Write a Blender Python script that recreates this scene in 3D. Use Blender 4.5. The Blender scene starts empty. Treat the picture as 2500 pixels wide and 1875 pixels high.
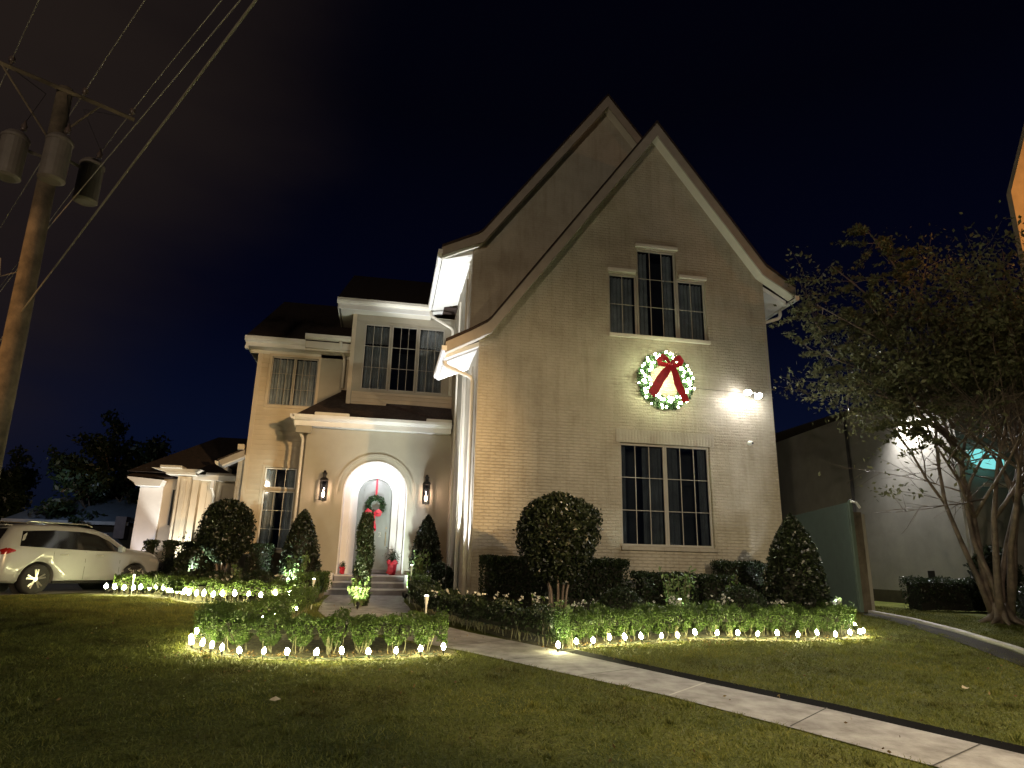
import bpy, bmesh, math, random
import numpy as np
from mathutils import Vector, Matrix, noise
from mathutils.geometry import tessellate_polygon
R = math.radians
rnd = random.Random(7)
sc = bpy.context.scene
COL = sc.collection

# ------------------------------------------------------------------ camera
cam_d = bpy.data.cameras.new("camera")
cam = bpy.data.objects.new("camera", cam_d); COL.objects.link(cam)
cam_d.sensor_width = 36.0; cam_d.lens = 23.33
cam_d.clip_start = 0.05; cam_d.clip_end = 2000
cam.matrix_world = Matrix(((0.981967, -0.070223, -0.175525, 0), (-0.187774, -0.254583, -0.948646, 0), (0.021931, 0.964498, -0.263178, 0.98), (0, 0, 0, 1)))
sc.camera = cam
sc.view_settings.view_transform = 'Standard'; sc.view_settings.look = 'None'
sc.view_settings.exposure = 0.18; sc.view_settings.gamma = 1.0
sc.cycles.use_denoising = True
sc.cycles.max_bounces = 6; sc.cycles.transparent_max_bounces = 16
sc.cycles.sample_clamp_indirect = 3.0

# ------------------------------------------------------------------ night sky
W = bpy.data.worlds.new("World"); sc.world = W; W.use_nodes = True
nt = W.node_tree; nt.nodes.clear()
def N(nt, t, **k):
    n = nt.nodes.new(t)
    for a, b in k.items():
        if a.startswith('in_'):
            n.inputs[a[3:].replace('_', ' ')].default_value = b
        else: setattr(n, a, b)
    return n
def ramp(nt, stops, fac=None, interp='LINEAR'):
    n = nt.nodes.new('ShaderNodeValToRGB'); n.color_ramp.interpolation = interp
    e = n.color_ramp.elements
    while len(e) < len(stops): e.new(0.5)
    for i, (p, c) in enumerate(stops):
        e[i].position = p; e[i].color = (*c, 1) if len(c) == 3 else c
    if fac is not None: nt.links.new(fac, n.inputs[0])
    return n
tc = N(nt, 'ShaderNodeTexCoord')
sep = N(nt, 'ShaderNodeSeparateXYZ'); nt.links.new(tc.outputs['Generated'], sep.inputs[0])
# city glow reddish cloud to the left (-X), navy low over the left horizon, black-blue elsewhere
zr = ramp(nt, [(0.0, (.0025, .0050, .0135)), (.16, (.0025, .0048, .0190)), (.34, (.0009, .0015, .0080)), (.6, (.0007, .0008, .0032))], sep.outputs['Z'])
mp = N(nt, 'ShaderNodeMapping'); mp.inputs['Scale'].default_value = (1.2, 1.2, 3.2)
mp.inputs['Rotation'].default_value = (0, R(18), R(20))
nt.links.new(tc.outputs['Generated'], mp.inputs[0])
nz = N(nt, 'ShaderNodeTexNoise', in_Scale=1.7, in_Detail=4.0, in_Roughness=.5); nt.links.new(mp.outputs[0], nz.inputs['Vector'])
dot = N(nt, 'ShaderNodeVectorMath', operation='DOT_PRODUCT'); nt.links.new(tc.outputs['Generated'], dot.inputs[0])
dot.inputs[1].default_value = (-.74, .42, .56)
add = N(nt, 'ShaderNodeMath', operation='MULTIPLY_ADD'); nt.links.new(nz.outputs[0], add.inputs[0]); add.inputs[1].default_value = .20; nt.links.new(dot.outputs['Value'], add.inputs[2])
cr = ramp(nt, [(.82, (0, 0, 0)), (.99, (1, 1, 1))], add.outputs[0])
cr.color_ramp.elements[0].position = .71; cr.color_ramp.elements[1].position = 1.0; cr.color_ramp.interpolation = 'EASE'
sub = N(nt, 'ShaderNodeMath', operation='SUBTRACT'); nt.links.new(add.outputs[0], sub.inputs[0]); sub.inputs[1].default_value = .08
nt.links.new(sub.outputs[0], cr.inputs[0])
mx = N(nt, 'ShaderNodeMix', data_type='RGBA'); nt.links.new(cr.outputs[0], mx.inputs['Factor'])
nt.links.new(zr.outputs[0], mx.inputs['A']); mx.inputs['B'].default_value = (.0165, .0115, .0095, 1)
bg = N(nt, 'ShaderNodeBackground'); nt.links.new(mx.outputs['Result'], bg.inputs[0]); bg.inputs[1].default_value = .8
wo = N(nt, 'ShaderNodeOutputWorld'); nt.links.new(bg.outputs[0], wo.inputs[0])

# ------------------------------------------------------------------ street lighting (lamps stand outside the frame) and an added fill lamp
def aim(o, target):
    d = Vector(target) - Vector(o.location)
    o.rotation_euler = d.to_track_quat('-Z', 'Y').to_euler()
def spot(name, loc, target, power, color, angle=60, blend=.6, size=.06, parent=None):
    l = bpy.data.lights.new(name, 'SPOT'); l.energy = power; l.color = color
    l.spot_size = R(angle); l.spot_blend = blend; l.shadow_soft_size = size
    o = bpy.data.objects.new(name, l); COL.objects.link(o); o.location = loc; aim(o, target)
    if parent is not None:
        m = o.matrix_basis.copy(); o.parent = parent; o.matrix_parent_inverse = Matrix.Translation(-Vector(parent.location))
    return o
def point(name, loc, power, color, size=.05, parent=None):
    l = bpy.data.lights.new(name, 'POINT'); l.energy = power; l.color = color; l.shadow_soft_size = size
    o = bpy.data.objects.new(name, l); COL.objects.link(o); o.location = loc
    if parent is not None:
        o.parent = parent; o.matrix_parent_inverse = Matrix.Translation(-Vector(parent.location))
    return o
spot("street_light_warm", (5.4, .3, 4.7), (4.3, 13, -.6), 2300, (1, .77, .43), 76, .6, .12)
spot("street_light_amber", (11.5, -6, 6.2), (-6.8, 23.6, 1.9), 19000, (1, .63, .28), 25, .6, .2)
spot("street_light_pole_side", (-9.5, 7.0, 4.2), (-5.7, 11.0, 4.4), 900, (1, .52, .17), 52, .9, .12)
spot("street_light_neighbour_side", (19.5, 7.5, 10.5), (17.9, 14, 10.0), 1500, (1, .42, .10), 95, .9, .12)
spot("fill_light_left", (-10, -13, 7.0), (1.5, 16, 4.0), 4700, (1, .82, .58), 95, .8, .35)  # added soft fill lamp that lifts the gable walls evenly
spot("street_light_path", (7.5, -2.5, 7.5), (4.6, 7.2, 0), 1350, (.95, .93, .95), 80, .9, .15)

# ------------------------------------------------------------------ helpers: objects
def tag(o, label=None, cat=None, group=None, kind=None):
    if label: o['label'] = label
    if cat: o['category'] = cat
    if group: o['group'] = group
    if kind: o['kind'] = kind
    return o
def thing(name, loc, label, cat, group=None, rz=0):
    o = bpy.data.objects.new(name, None); COL.objects.link(o); o.location = loc; o.rotation_euler[2] = rz
    o.empty_display_size = .2
    return tag(o, label, cat, group)
def put(name, me, mat, parent=None, local=False):
    o = bpy.data.objects.new(name, me); COL.objects.link(o)
    if mat is not None and not me.materials: me.materials.append(mat)
    if parent is not None:
        o.parent = parent
        if not local:   # mesh given in world coordinates
            p = parent; off = Vector((0, 0, 0))
            while p is not None:
                off += Vector(p.location); p = p.parent
            me.transform(Matrix.Translation(-off))
    return o
class M:
    def __init__(s): s.v = []; s.f = []
    def poly(s, pts):
        b = len(s.v); s.v += [tuple(p) for p in pts]; s.f.append(tuple(range(b, b + len(pts)))); return s
    def box(s, x0, x1, y0, y1, z0, z1):
        b = len(s.v)
        s.v += [(x0, y0, z0), (x1, y0, z0), (x1, y1, z0), (x0, y1, z0), (x0, y0, z1), (x1, y0, z1), (x1, y1, z1), (x0, y1, z1)]
        s.f += [tuple(b + i for i in q) for q in ((0, 3, 2, 1), (4, 5, 6, 7), (0, 1, 5, 4), (1, 2, 6, 5), (2, 3, 7, 6), (3, 0, 4, 7))]; return s
    def loft(s, rings, cap=True, close=True):
        b = len(s.v); n = len(rings[0])
        for r in rings: s.v += [tuple(p) for p in r]
        for i in range(len(rings) - 1):
            for j in range(n if close else n - 1):
                k = (j + 1) % n
                s.f.append((b + i * n + j, b + i * n + k, b + (i + 1) * n + k, b + (i + 1) * n + j))
        if cap and close:
            s.f.append(tuple(b + j for j in reversed(range(n)))); e = b + (len(rings) - 1) * n
            s.f.append(tuple(e + j for j in range(n)))
        return s
    def tube(s, pts, rad, n=8, cap=True, close=False):
        pts = [Vector(p) for p in pts]; rr = rad if hasattr(rad, '__len__') else [rad] * len(pts)
        rings = []; pu = None
        for i, p in enumerate(pts):
            if close: d = pts[(i + 1) % len(pts)] - pts[i - 1]
            else: d = pts[min(i + 1, len(pts) - 1)] - pts[max(i - 1, 0)]
            if d.length < 1e-9: d = Vector((0, 0, 1))
            d.normalize()
            u = pu if pu is not None else (Vector((0, 0, 1)) if abs(d.z) < .9 else Vector((1, 0, 0)))
            a = d.cross(u)
            if a.length < 1e-6: a = d.orthogonal()
            a.normalize(); b_ = a.cross(d).normalized(); pu = b_
            rings.append([p + (a * math.cos(t) + b_ * math.sin(t)) * rr[i] for t in [2 * math.pi * k / n for k in range(n)]])
        if close: rings.append(rings[0]); cap = False
        return s.loft(rings, cap)
    def lathe(s, c, prof, n=16, axis='Z'):
        rings = []
        for r, h in prof:
            ring = []
            for k in range(n):
                t = 2 * math.pi * k / n; a, b_ = r * math.cos(t), r * math.sin(t)
                ring.append((c[0] + a, c[1] + b_, c[2] + h) if axis == 'Z' else ((c[0] + a, c[1] + h, c[2] + b_) if axis == 'Y' else (c[0] + h, c[1] + a, c[2] + b_)))
            rings.append(ring)
        return s.loft(rings)
    def prism(s, prof, y0, y1, axis='Y'):   # prof: closed (x,z) outline, extruded along Y (or X: outline is (y,z))
        if axis == 'Y': a = [(x, y0, z) for x, z in prof]; b_ = [(x, y1, z) for x, z in prof]
        elif axis == 'X': a = [(y0, x, z) for x, z in prof]; b_ = [(y1, x, z) for x, z in prof]
        else: a = [(x, z, y0) for x, z in prof]; b_ = [(x, z, y1) for x, z in prof]
        return s.loft([a, b_])
    def holed(s, outer, holes, fn, depth=None):
        """planar outline with holes; fn(u, v, d) -> 3d point; depth adds reveals"""
        loops = [[Vector((u, v, 0)) for u, v in outer]] + [[Vector((u, v, 0)) for u, v in h] for h in holes]
        flat = [p for l in loops for p in l]
        b = len(s.v); s.v += [tuple(fn(p.x, p.y, 0)) for p in flat]
        for t in tessellate_polygon(loops): s.f.append(tuple(b + i for i in t))
        if depth:
            for h in holes:
                n = len(h)
                for i in range(n):
                    p, q = h[i], h[(i + 1) % n]
                    s.poly([fn(*p, 0), fn(*q, 0), fn(*q, depth), fn(*p, depth)])
        return s
    def mesh(s, smooth=False, name='m'):
        me = bpy.data.meshes.new(name); me.from_pydata(s.v, [], s.f)
        bm = bmesh.new(); bm.from_mesh(me); bmesh.ops.recalc_face_normals(bm, faces=bm.faces); bm.to_mesh(me); bm.free()
        if smooth: me.polygons.foreach_set('use_smooth', [True] * len(me.polygons))
        me.update(); return me
    def build(s, name, mat, parent=None, smooth=False, bevel=0, local=False):
        o = put(name, s.mesh(smooth, name), mat, parent, local)
        if bevel:
            b = o.modifiers.new('bevel', 'BEVEL'); b.width = bevel; b.segments = 2; b.limit_method = 'ANGLE'; b.angle_limit = R(40)
        return o
def quads(centers, ax, ay, name='leaves'):
    """rhombus leaves: (N,3) centres, half-vectors along and across"""
    n = len(centers); v = np.empty((n, 4, 3), np.float32)
    v[:, 0] = centers - ax; v[:, 1] = centers + ay; v[:, 2] = centers + ax; v[:, 3] = centers - ay
    me = bpy.data.meshes.new(name); me.vertices.add(n * 4); me.loops.add(n * 4); me.polygons.add(n)
    me.vertices.foreach_set('co', v.ravel())
    me.loops.foreach_set('vertex_index', np.arange(n * 4, dtype=np.int32))
    me.polygons.foreach_set('loop_start', np.arange(0, n * 4, 4, dtype=np.int32))
    me.polygons.foreach_set('loop_total', np.full(n, 4, np.int32))
    me.update(calc_edges=True); return me
rg = np.random.default_rng(11)
def unit(a): return a / np.maximum(np.linalg.norm(a, axis=1, keepdims=True), 1e-9)
def leaves_mesh(P, size, aspect=.5, up=None, jitter=1.0):
    n = len(P); d = rg.normal(size=(n, 3)) * jitter
    if up is not None: d += up
    d = unit(d); e = unit(np.cross(d, rg.normal(size=(n, 3))))
    s = (size * rg.uniform(.6, 1.35, n))[:, None]
    return quads(P.astype(np.float32), (d * s).astype(np.float32), (e * s * aspect).astype(np.float32))
def gz(x, y): return -0.041 * max(0.0, 16.0 - y)

# ------------------------------------------------------------------ helpers: materials
def mat(name, base, rough=.7, metal=0.0, spec=None, var=.12, vscale=3.0, bump=0.0, bscale=30.0, dark=None, emis=None, estr=0):
    m = bpy.data.materials.new(name); m.use_nodes = True; t = m.node_tree; p = t.nodes['Principled BSDF']
    p.inputs['Roughness'].default_value = rough; p.inputs['Metallic'].default_value = metal
    if spec is not None: p.inputs['Specular IOR Level'].default_value = spec
    tc = N(t, 'ShaderNodeTexCoord'); nz = N(t, 'ShaderNodeTexNoise', in_Scale=vscale, in_Detail=5.0, in_Roughness=.6)
    t.links.new(tc.outputs['Object'], nz.inputs['Vector'])
    lo = dark if dark else tuple(c * (1 - var * 1.6) for c in base); hi = tuple(min(1, c * (1 + var)) for c in base)
    r = ramp(t, [(.3, lo), (.7, hi)], nz.outputs[0]); t.links.new(r.outputs[0], p.inputs['Base Color'])
    if bump:
        b2 = N(t, 'ShaderNodeTexNoise', in_Scale=bscale, in_Detail=6.0); t.links.new(tc.outputs['Object'], b2.inputs['Vector'])
        bp = N(t, 'ShaderNodeBump', in_Strength=bump, in_Distance=.02); t.links.new(b2.outputs[0], bp.inputs['Height']); t.links.new(bp.outputs[0], p.inputs['Normal'])
    if emis: p.inputs['Emission Color'].default_value = (*emis, 1); p.inputs['Emission Strength'].default_value = estr
    return m
def glow(name, color, strength):
    m = bpy.data.materials.new(name); m.use_nodes = True; t = m.node_tree; t.nodes.clear()
    e = N(t, 'ShaderNodeEmission', in_Strength=strength); e.inputs[0].default_value = (*color, 1)
    o = N(t, 'ShaderNodeOutputMaterial'); t.links.new(e.outputs[0], o.inputs[0]); return m
def brick_mat(name, base, bw=.235, bh=.078, strength=.6, soldier=False, mortar=.012):
    m = bpy.data.materials.new(name); m.use_nodes = True; t = m.node_tree; p = t.nodes['Principled BSDF']
    tc = N(t, 'ShaderNodeTexCoord'); sp = N(t, 'ShaderNodeSeparateXYZ'); t.links.new(tc.outputs['Object'], sp.inputs[0])
    ad = N(t, 'ShaderNodeMath', operation='ADD'); t.links.new(sp.outputs[0], ad.inputs[0]); t.links.new(sp.outputs[1], ad.inputs[1])
    cb = N(t, 'ShaderNodeCombineXYZ')
    t.links.new(ad.outputs[0], cb.inputs[0]); t.links.new(sp.outputs[2], cb.inputs[1])
    wob = N(t, 'ShaderNodeTexNoise', in_Scale=9.0, in_Detail=3.0); t.links.new(tc.outputs['Object'], wob.inputs['Vector'])
    wm = N(t, 'ShaderNodeVectorMath', operation='MULTIPLY_ADD'); t.links.new(wob.outputs['Color'], wm.inputs[0]); wm.inputs[1].default_value = (.022, .020, 0); t.links.new(cb.outputs[0], wm.inputs[2])
    bt = N(t, 'ShaderNodeTexBrick', in_Scale=1.0); bt.inputs['Brick Width'].default_value = bw; bt.inputs['Row Height'].default_value = bh
    bt.inputs['Mortar Size'].default_value = mortar; bt.inputs['Mortar Smooth'].default_value = .6; bt.offset = 0 if soldier else .5
    t.links.new(wm.outputs[0], bt.inputs['Vector'])
    bt.inputs['Color1'].default_value = (*base, 1); bt.inputs['Color2'].default_value = (*[c * .96 for c in base], 1); bt.inputs['Mortar'].default_value = (*[c * .93 for c in base], 1)
    nz = N(t, 'ShaderNodeTexNoise', in_Scale=1.1, in_Detail=7.0, in_Roughness=.65); t.links.new(tc.outputs['Object'], nz.inputs['Vector'])
    mxx = N(t, 'ShaderNodeMix', data_type='RGBA', blend_type='MULTIPLY'); mxx.inputs['Factor'].default_value = 1
    rr = ramp(t, [(.28, (.74, .71, .66)), (.5, (.93, .92, .90)), (.72, (1.06, 1.05, 1.04))], nz.outputs[0]); t.links.new(bt.outputs[0], mxx.inputs['A']); t.links.new(rr.outputs[0], mxx.inputs['B'])
    mpz = N(t, 'ShaderNodeMapping'); mpz.inputs['Scale'].default_value = (2.6, 2.6, .32); t.links.new(tc.outputs['Object'], mpz.inputs[0])
    st = N(t, 'ShaderNodeTexNoise', in_Scale=1.6, in_Detail=6.0, in_Roughness=.7); t.links.new(mpz.outputs[0], st.inputs['Vector'])
    rs = ramp(t, [(.33, (.66, .62, .55)), (.52, (1, 1, 1))], st.outputs[0])
    mx3 = N(t, 'ShaderNodeMix', data_type='RGBA', blend_type='MULTIPLY'); mx3.inputs['Factor'].default_value = .5
    t.links.new(mxx.outputs['Result'], mx3.inputs['A']); t.links.new(rs.outputs[0], mx3.inputs['B'])
    t.links.new(mx3.outputs['Result'], p.inputs['Base Color']); p.inputs['Roughness'].default_value = .72
    n2 = N(t, 'ShaderNodeTexNoise', in_Scale=26.0, in_Detail=6.0); t.links.new(tc.outputs['Object'], n2.inputs['Vector'])
    # brick faces uneven: noise + mortar groove
    inv = N(t, 'ShaderNodeMath', operation='MULTIPLY_ADD'); t.links.new(bt.outputs['Fac'], inv.inputs[0]); inv.inputs[1].default_value = -1.0; t.links.new(n2.outputs[0], inv.inputs[2])
    sv = N(t, 'ShaderNodeSeparateColor'); t.links.new(bt.outputs['Color'], sv.inputs[0])
    i2 = N(t, 'ShaderNodeMath', operation='MULTIPLY_ADD'); t.links.new(sv.outputs[0], i2.inputs[0]); i2.inputs[1].default_value = 16.0; t.links.new(inv.outputs[0], i2.inputs[2])
    bp = N(t, 'ShaderNodeBump', in_Strength=strength, in_Distance=.014); t.links.new(i2.outputs[0], bp.inputs['Height']); t.links.new(bp.outputs[0], p.inputs['Normal'])
    return m
def leaf_mat(name, cols, rough=.42, spec=.5):
    m = bpy.data.materials.new(name); m.use_nodes = True; t = m.node_tree; p = t.nodes['Principled BSDF']
    g = N(t, 'ShaderNodeNewGeometry'); r = ramp(t, [(i / (len(cols) - 1), c) for i, c in enumerate(cols)], g.outputs['Random Per Island'])
    t.links.new(r.outputs[0], p.inputs['Base Color']); p.inputs['Roughness'].default_value = rough; p.inputs['Specular IOR Level'].default_value = spec
    tr = N(t, 'ShaderNodeBsdfTranslucent'); t.links.new(r.outputs[0], tr.inputs[0])
    ms = N(t, 'ShaderNodeMixShader', in_Fac=.25); o = t.nodes['Material Output']
    t.links.new(p.outputs[0], ms.inputs[1]); t.links.new(tr.outputs[0], ms.inputs[2]); t.links.new(ms.outputs[0], o.inputs[0]); return m
def glass_mat(name, tint=(.9, .95, 1), refl=.12):
    m = bpy.data.materials.new(name); m.use_nodes = True; t = m.node_tree; t.nodes.clear()
    a = N(t, 'ShaderNodeBsdfTransparent'); a.inputs[0].default_value = (*[c * .8 for c in tint], 1)
    b = N(t, 'ShaderNodeBsdfGlossy', in_Roughness=.03)
    lw = N(t, 'ShaderNodeLayerWeight', in_Blend=.25)
    ad = N(t, 'ShaderNodeMath', operation='MULTIPLY_ADD'); t.links.new(lw.outputs['Fresnel'], ad.inputs[0]); ad.inputs[1].default_value = .6; ad.inputs[2].default_value = refl * .4
    ms = N(t, 'ShaderNodeMixShader'); t.links.new(ad.outputs[0], ms.inputs[0]); t.links.new(a.outputs[0], ms.inputs[1]); t.links.new(b.outputs[0], ms.inputs[2])
    o = N(t, 'ShaderNodeOutputMaterial'); t.links.new(ms.outputs[0], o.inputs[0]); return m

BRICK = brick_mat('painted_brick', (.50, .46, .375), strength=1.0)
BRICK_S = brick_mat('painted_brick_smooth', (.46, .43, .37), strength=.3)
SOLD = brick_mat('painted_soldier_brick', (.45, .42, .36), bw=.085, bh=.5, soldier=True)
STUCCO = mat('plaster', (.37, .345, .285), .8, var=.05, vscale=1.5, bump=.25, bscale=60)
STUCCO_W = mat('white_plaster', (.72, .70, .70), .75, var=.05, vscale=2, bump=.2, bscale=60)
SIDING = mat('painted_siding', (.58, .495, .375), .6, var=.05, vscale=2)
TRIM = mat('cream_trim', (.66, .63, .56), .5, var=.04)
WHITE = mat('white_trim', (.80, .80, .79), .45, var=.03)
FASCIA = mat('fascia_paint', (.36, .315, .27), .6, var=.08)
FRAME = mat('window_paint', (.40, .375, .33), .45, var=.05)
SHINGLE = mat('brown_shingle', (.034, .020, .015), .9, var=.4, vscale=9, bump=.6, bscale=14)
GLASS = glass_mat('window_glass')
GLASSC = glass_mat('lantern_glass', refl=.05)
DARK = mat('dark_room', (.045, .046, .045), .9)
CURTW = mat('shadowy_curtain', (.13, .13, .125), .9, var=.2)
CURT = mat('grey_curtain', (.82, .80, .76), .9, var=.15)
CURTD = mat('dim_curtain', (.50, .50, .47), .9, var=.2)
CONC = mat('concrete', (.40, .385, .38), .85, var=.10, vscale=3.4, bump=.5, bscale=38, dark=(.20, .185, .175))
DRIVE = mat('driveway_concrete', (.23, .22, .21), .85, var=.2, vscale=1.5, bump=.3)
STONE = mat('step_stone', (.52, .50, .50), .7, var=.08, bump=.2)
RISER = mat('step_riser', (.20, .19, .20), .8, var=.2)
KERB_SHADE = mat('kerb_shade', (.012, .008, .006), .95, var=.5, vscale=20, bump=1, bscale=60)
BLACK = mat('black_iron', (.012, .010, .009), .45, .3)
BARK = mat('bark', (.13, .095, .07), .85, var=.4, vscale=6, bump=.7, bscale=18)
BARKP = mat('smooth_bark', (.20, .15, .115), .6, var=.4, vscale=4, bump=.3, bscale=12)
STEM = mat('pale_stems', (.20, .19, .11), .7, var=.3)
RED = mat('red_velvet', (.55, .012, .035), .55, var=.2, vscale=12)
REDD = mat('dark_red_velvet', (.42, .008, .025), .55, var=.2, vscale=12)
L_BOX = leaf_mat('boxwood_leaf', [(.030, .060, .012), (.060, .105, .020), (.10, .155, .035)])
L_DARK = leaf_mat('dark_leaf', [(.010, .018, .008), (.022, .036, .014), (.032, .048, .018)])
L_LIG = leaf_mat('glossy_leaf', [(.007, .011, .005), (.016, .023, .010), (.034, .045, .020)], .36, .6)
L_PALE = leaf_mat('pale_leaf', [(.08, .14, .04), (.14, .22, .07), (.20, .28, .10)])
L_TREE = leaf_mat('myrtle_leaf', [(.075, .082, .042), (.125, .130, .065), (.20, .195, .10)], .5, .4)
L_PINE = leaf_mat('wreath_needle', [(.02, .05, .015), (.04, .09, .03), (.06, .12, .04)])
PETAL = mat('white_petal', (.62, .62, .55), .6, var=.1)
GLEAF = leaf_mat('grass_blade', [(.080, .100, .022), (.13, .148, .032), (.20, .205, .055)], .6, .25)
t_ = GLEAF.node_tree; rp_ = [n for n in t_.nodes if n.type == 'VALTORGB'][0]; tc_ = N(t_, 'ShaderNodeTexCoord')
nn_ = N(t_, 'ShaderNodeTexNoise', in_Scale=.75, in_Detail=7.0, in_Roughness=.72); t_.links.new(tc_.outputs['Object'], nn_.inputs['Vector'])
r2_ = ramp(t_, [(.34, (.42, .36, .34)), (.50, (.95, .95, .95)), (.68, (1.45, 1.25, 1.05))], nn_.outputs[0])
mm_ = N(t_, 'ShaderNodeMix', data_type='RGBA', blend_type='MULTIPLY'); mm_.inputs['Factor'].default_value = 1
t_.links.new(rp_.outputs[0], mm_.inputs['A']); t_.links.new(r2_.outputs[0], mm_.inputs['B'])
for n_ in t_.nodes:
    if n_.type == 'BSDF_PRINCIPLED': t_.links.new(mm_.outputs['Result'], n_.inputs['Base Color'])
    if n_.type == 'BSDF_TRANSLUCENT': t_.links.new(mm_.outputs['Result'], n_.inputs[0])

# ================================================================== THE HOUSE
house = thing("house", (6, 16, 0), "two-storey cream painted brick house with two steep front gables and arched entrance", "house")
XZ = lambda Y: (lambda u, v, d: (u, Y + d, v))      # facade facing -Y, depth goes +Y
def rect(x0, x1, z0, z1): return [(x0, z0), (x1, z0), (x1, z1), (x0, z1)]
def profile_slab(prof, t0, t1):
    """closed outline between a roof profile lowered by t0 and by t1 (vertical)"""
    return [(x, z - t0) for x, z in prof] + [(x, z - t1) for x, z in reversed(prof)]
def flare(p0, p1, n=5, sag=.12):
    return [(p0[0] + (p1[0] - p0[0]) * i / n, p0[1] + (p1[1] - p0[1]) * i / n - sag * math.sin(math.pi * i / n)) for i in range(n + 1)]

# --- front gable A (Y = 16), X 2.08 .. 10.21
def offs(prof, t):   # profile lowered by t measured square to the slope
    out = []
    for i, (x, z) in enumerate(prof):
        sl = []
        for a, b in ((i - 1, i), (i, i + 1)):
            if 0 <= a and b < len(prof): sl.append(abs((prof[b][1] - prof[a][1]) / (prof[b][0] - prof[a][0])))
        s_ = sum(sl) / len(sl); out.append((x, z - t * math.sqrt(1 + s_ * s_)))
    return out
RA = [(1.20, 6.30), (1.81, 6.64), (2.22, 6.90), (2.32, 7.00), (7.0, 13.52), (10.0, 9.45), (10.12, 9.30), (10.47, 9.06), (10.97, 8.74)]
RB = [(1.12, 9.95), (1.67, 10.23), (2.20, 10.50), (2.32, 10.61), (6.30, 16.05), (9.2, 12.35)]
def zat(prof, x):
    for (a, b), (c, d) in zip(prof, prof[1:]):
        if a <= x <= c: return b + (d - b) * (x - a) / (c - a)
DP = .29
wallA = [(2.08, -.3), (10.21, -.3), (10.21, zat(RA, 10.21) - .28)] + [(x, z) for x, z in reversed(offs(RA, .225)) if 2.1 < x < 10.2] + [(2.08, zat(RA, 2.08) - .26)]
W1 = rect(5.81, 8.28, 1.50, 4.08)
W2 = [(5.58, 7.03), (8.43, 7.03), (8.43, 8.80), (7.58, 8.80), (7.58, 9.62), (6.41, 9.62), (6.41, 8.80), (5.58, 8.80)]
m = M().holed(wallA, [W1, W2], XZ(16.0), .16)
m.poly([(10.21, 16, -.3), (10.21, 30, -.3), (10.21, 30, 8.5), (10.21, 16, 8.5)])
m.build("gable_wall", BRICK, house)
M().poly([(2.08, 16, -.3), (2.08, 16, 6.42), (2.08, 18.2, 6.42), (2.08, 18.2, 10.02), (2.08, 23.6, 10.02), (2.08, 23.6, -.3)]).build("side_wall", BRICK_S, house)
# gable B wall (Y = 18.2) above roof A
wallB = [(2.08, 6.0), (8.7, 6.0), (8.7, zat(RB, 8.7) - .36)] + [(x, z) for x, z in reversed(offs(RB, .225)) if 2.1 < x < 8.6] + [(2.08, zat(RB, 2.08) - .2)]
M().holed(wallB, [], XZ(18.2)).build("gable_wall", BRICK_S, house)
# quoin-like corner board lines along the side wall
for y, w in ((17.0, .10), (18.6, .14), (21.1, .10)):
    M().box(2.03, 2.079, y, y + w, -.2, 6.1 if y < 18 else 9.6).build("corner_board", TRIM, house)
def roof_over(prof, y0, y1, wally, name="roof"):
    M().prism(profile_slab(prof, -.05, .03), y0 - .03, y1).build(name, SHINGLE, house)
    lo_ = lambda t_: offs(prof, .018) + list(reversed(offs(prof, t_)))
    M().prism(lo_(.262), y0, y0 + .05).build("rake_board", FASCIA, house)
    M().prism(lo_(.235), y0 + .052, wally - .002).build("soffit", TRIM, house)
roof_over(RA, 15.6, 18.2, 16.0)
RA2 = [(2.12, zat(RA, 2.12))] + [q for q in RA if q[0] > 2.12]
M().prism(profile_slab(RA2, -.05, .20), 18.2, 30).build('roof', SHINGLE, house)
roof_over(RB, 17.8, 34, 18.2)
# crown trim under rake boards against the wall
# lower side eaves: boxed soffit and gutters
M().prism([(1.24, 5.98), (2.078, 6.36), (2.078, 6.48), (1.24, 6.10)], 16.001, 18.2).build("soffit", WHITE, house)
M().prism([(1.18, 9.72), (2.078, 9.98), (2.078, 10.12), (1.18, 9.86)], 18.201, 23.2).build("soffit", WHITE, house)
M().prism([(10.212, 8.72), (10.90, 8.34), (10.90, 8.46), (10.212, 8.84)], 16.001, 30).build("soffit", WHITE, house)
def gutter(x, z, y0, y1, s=-1, mt=WHITE, name="gutter"):
    p = [(x, z), (x + s * .10, z), (x + s * .13, z + .05), (x + s * .13, z + .14), (x + s * .115, z + .14), (x + s * .11, z + .06), (x + s * .09, z + .015), (x + .0, z + .015)]
    p2 = p[:]
    M().prism(p2, y0, y1).build(name, mt, house)
    M().box(min(x, x + s * .12), max(x, x + s * .12), y0 - .01, y0 + .01, z, z + .13).build("gutter_end", mt, house)
gutter(1.235, 6.04, 15.6, 18.2); gutter(1.15, 9.72, 17.8, 23.1); gutter(10.93, 8.34, 15.6, 30, 1)
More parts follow.
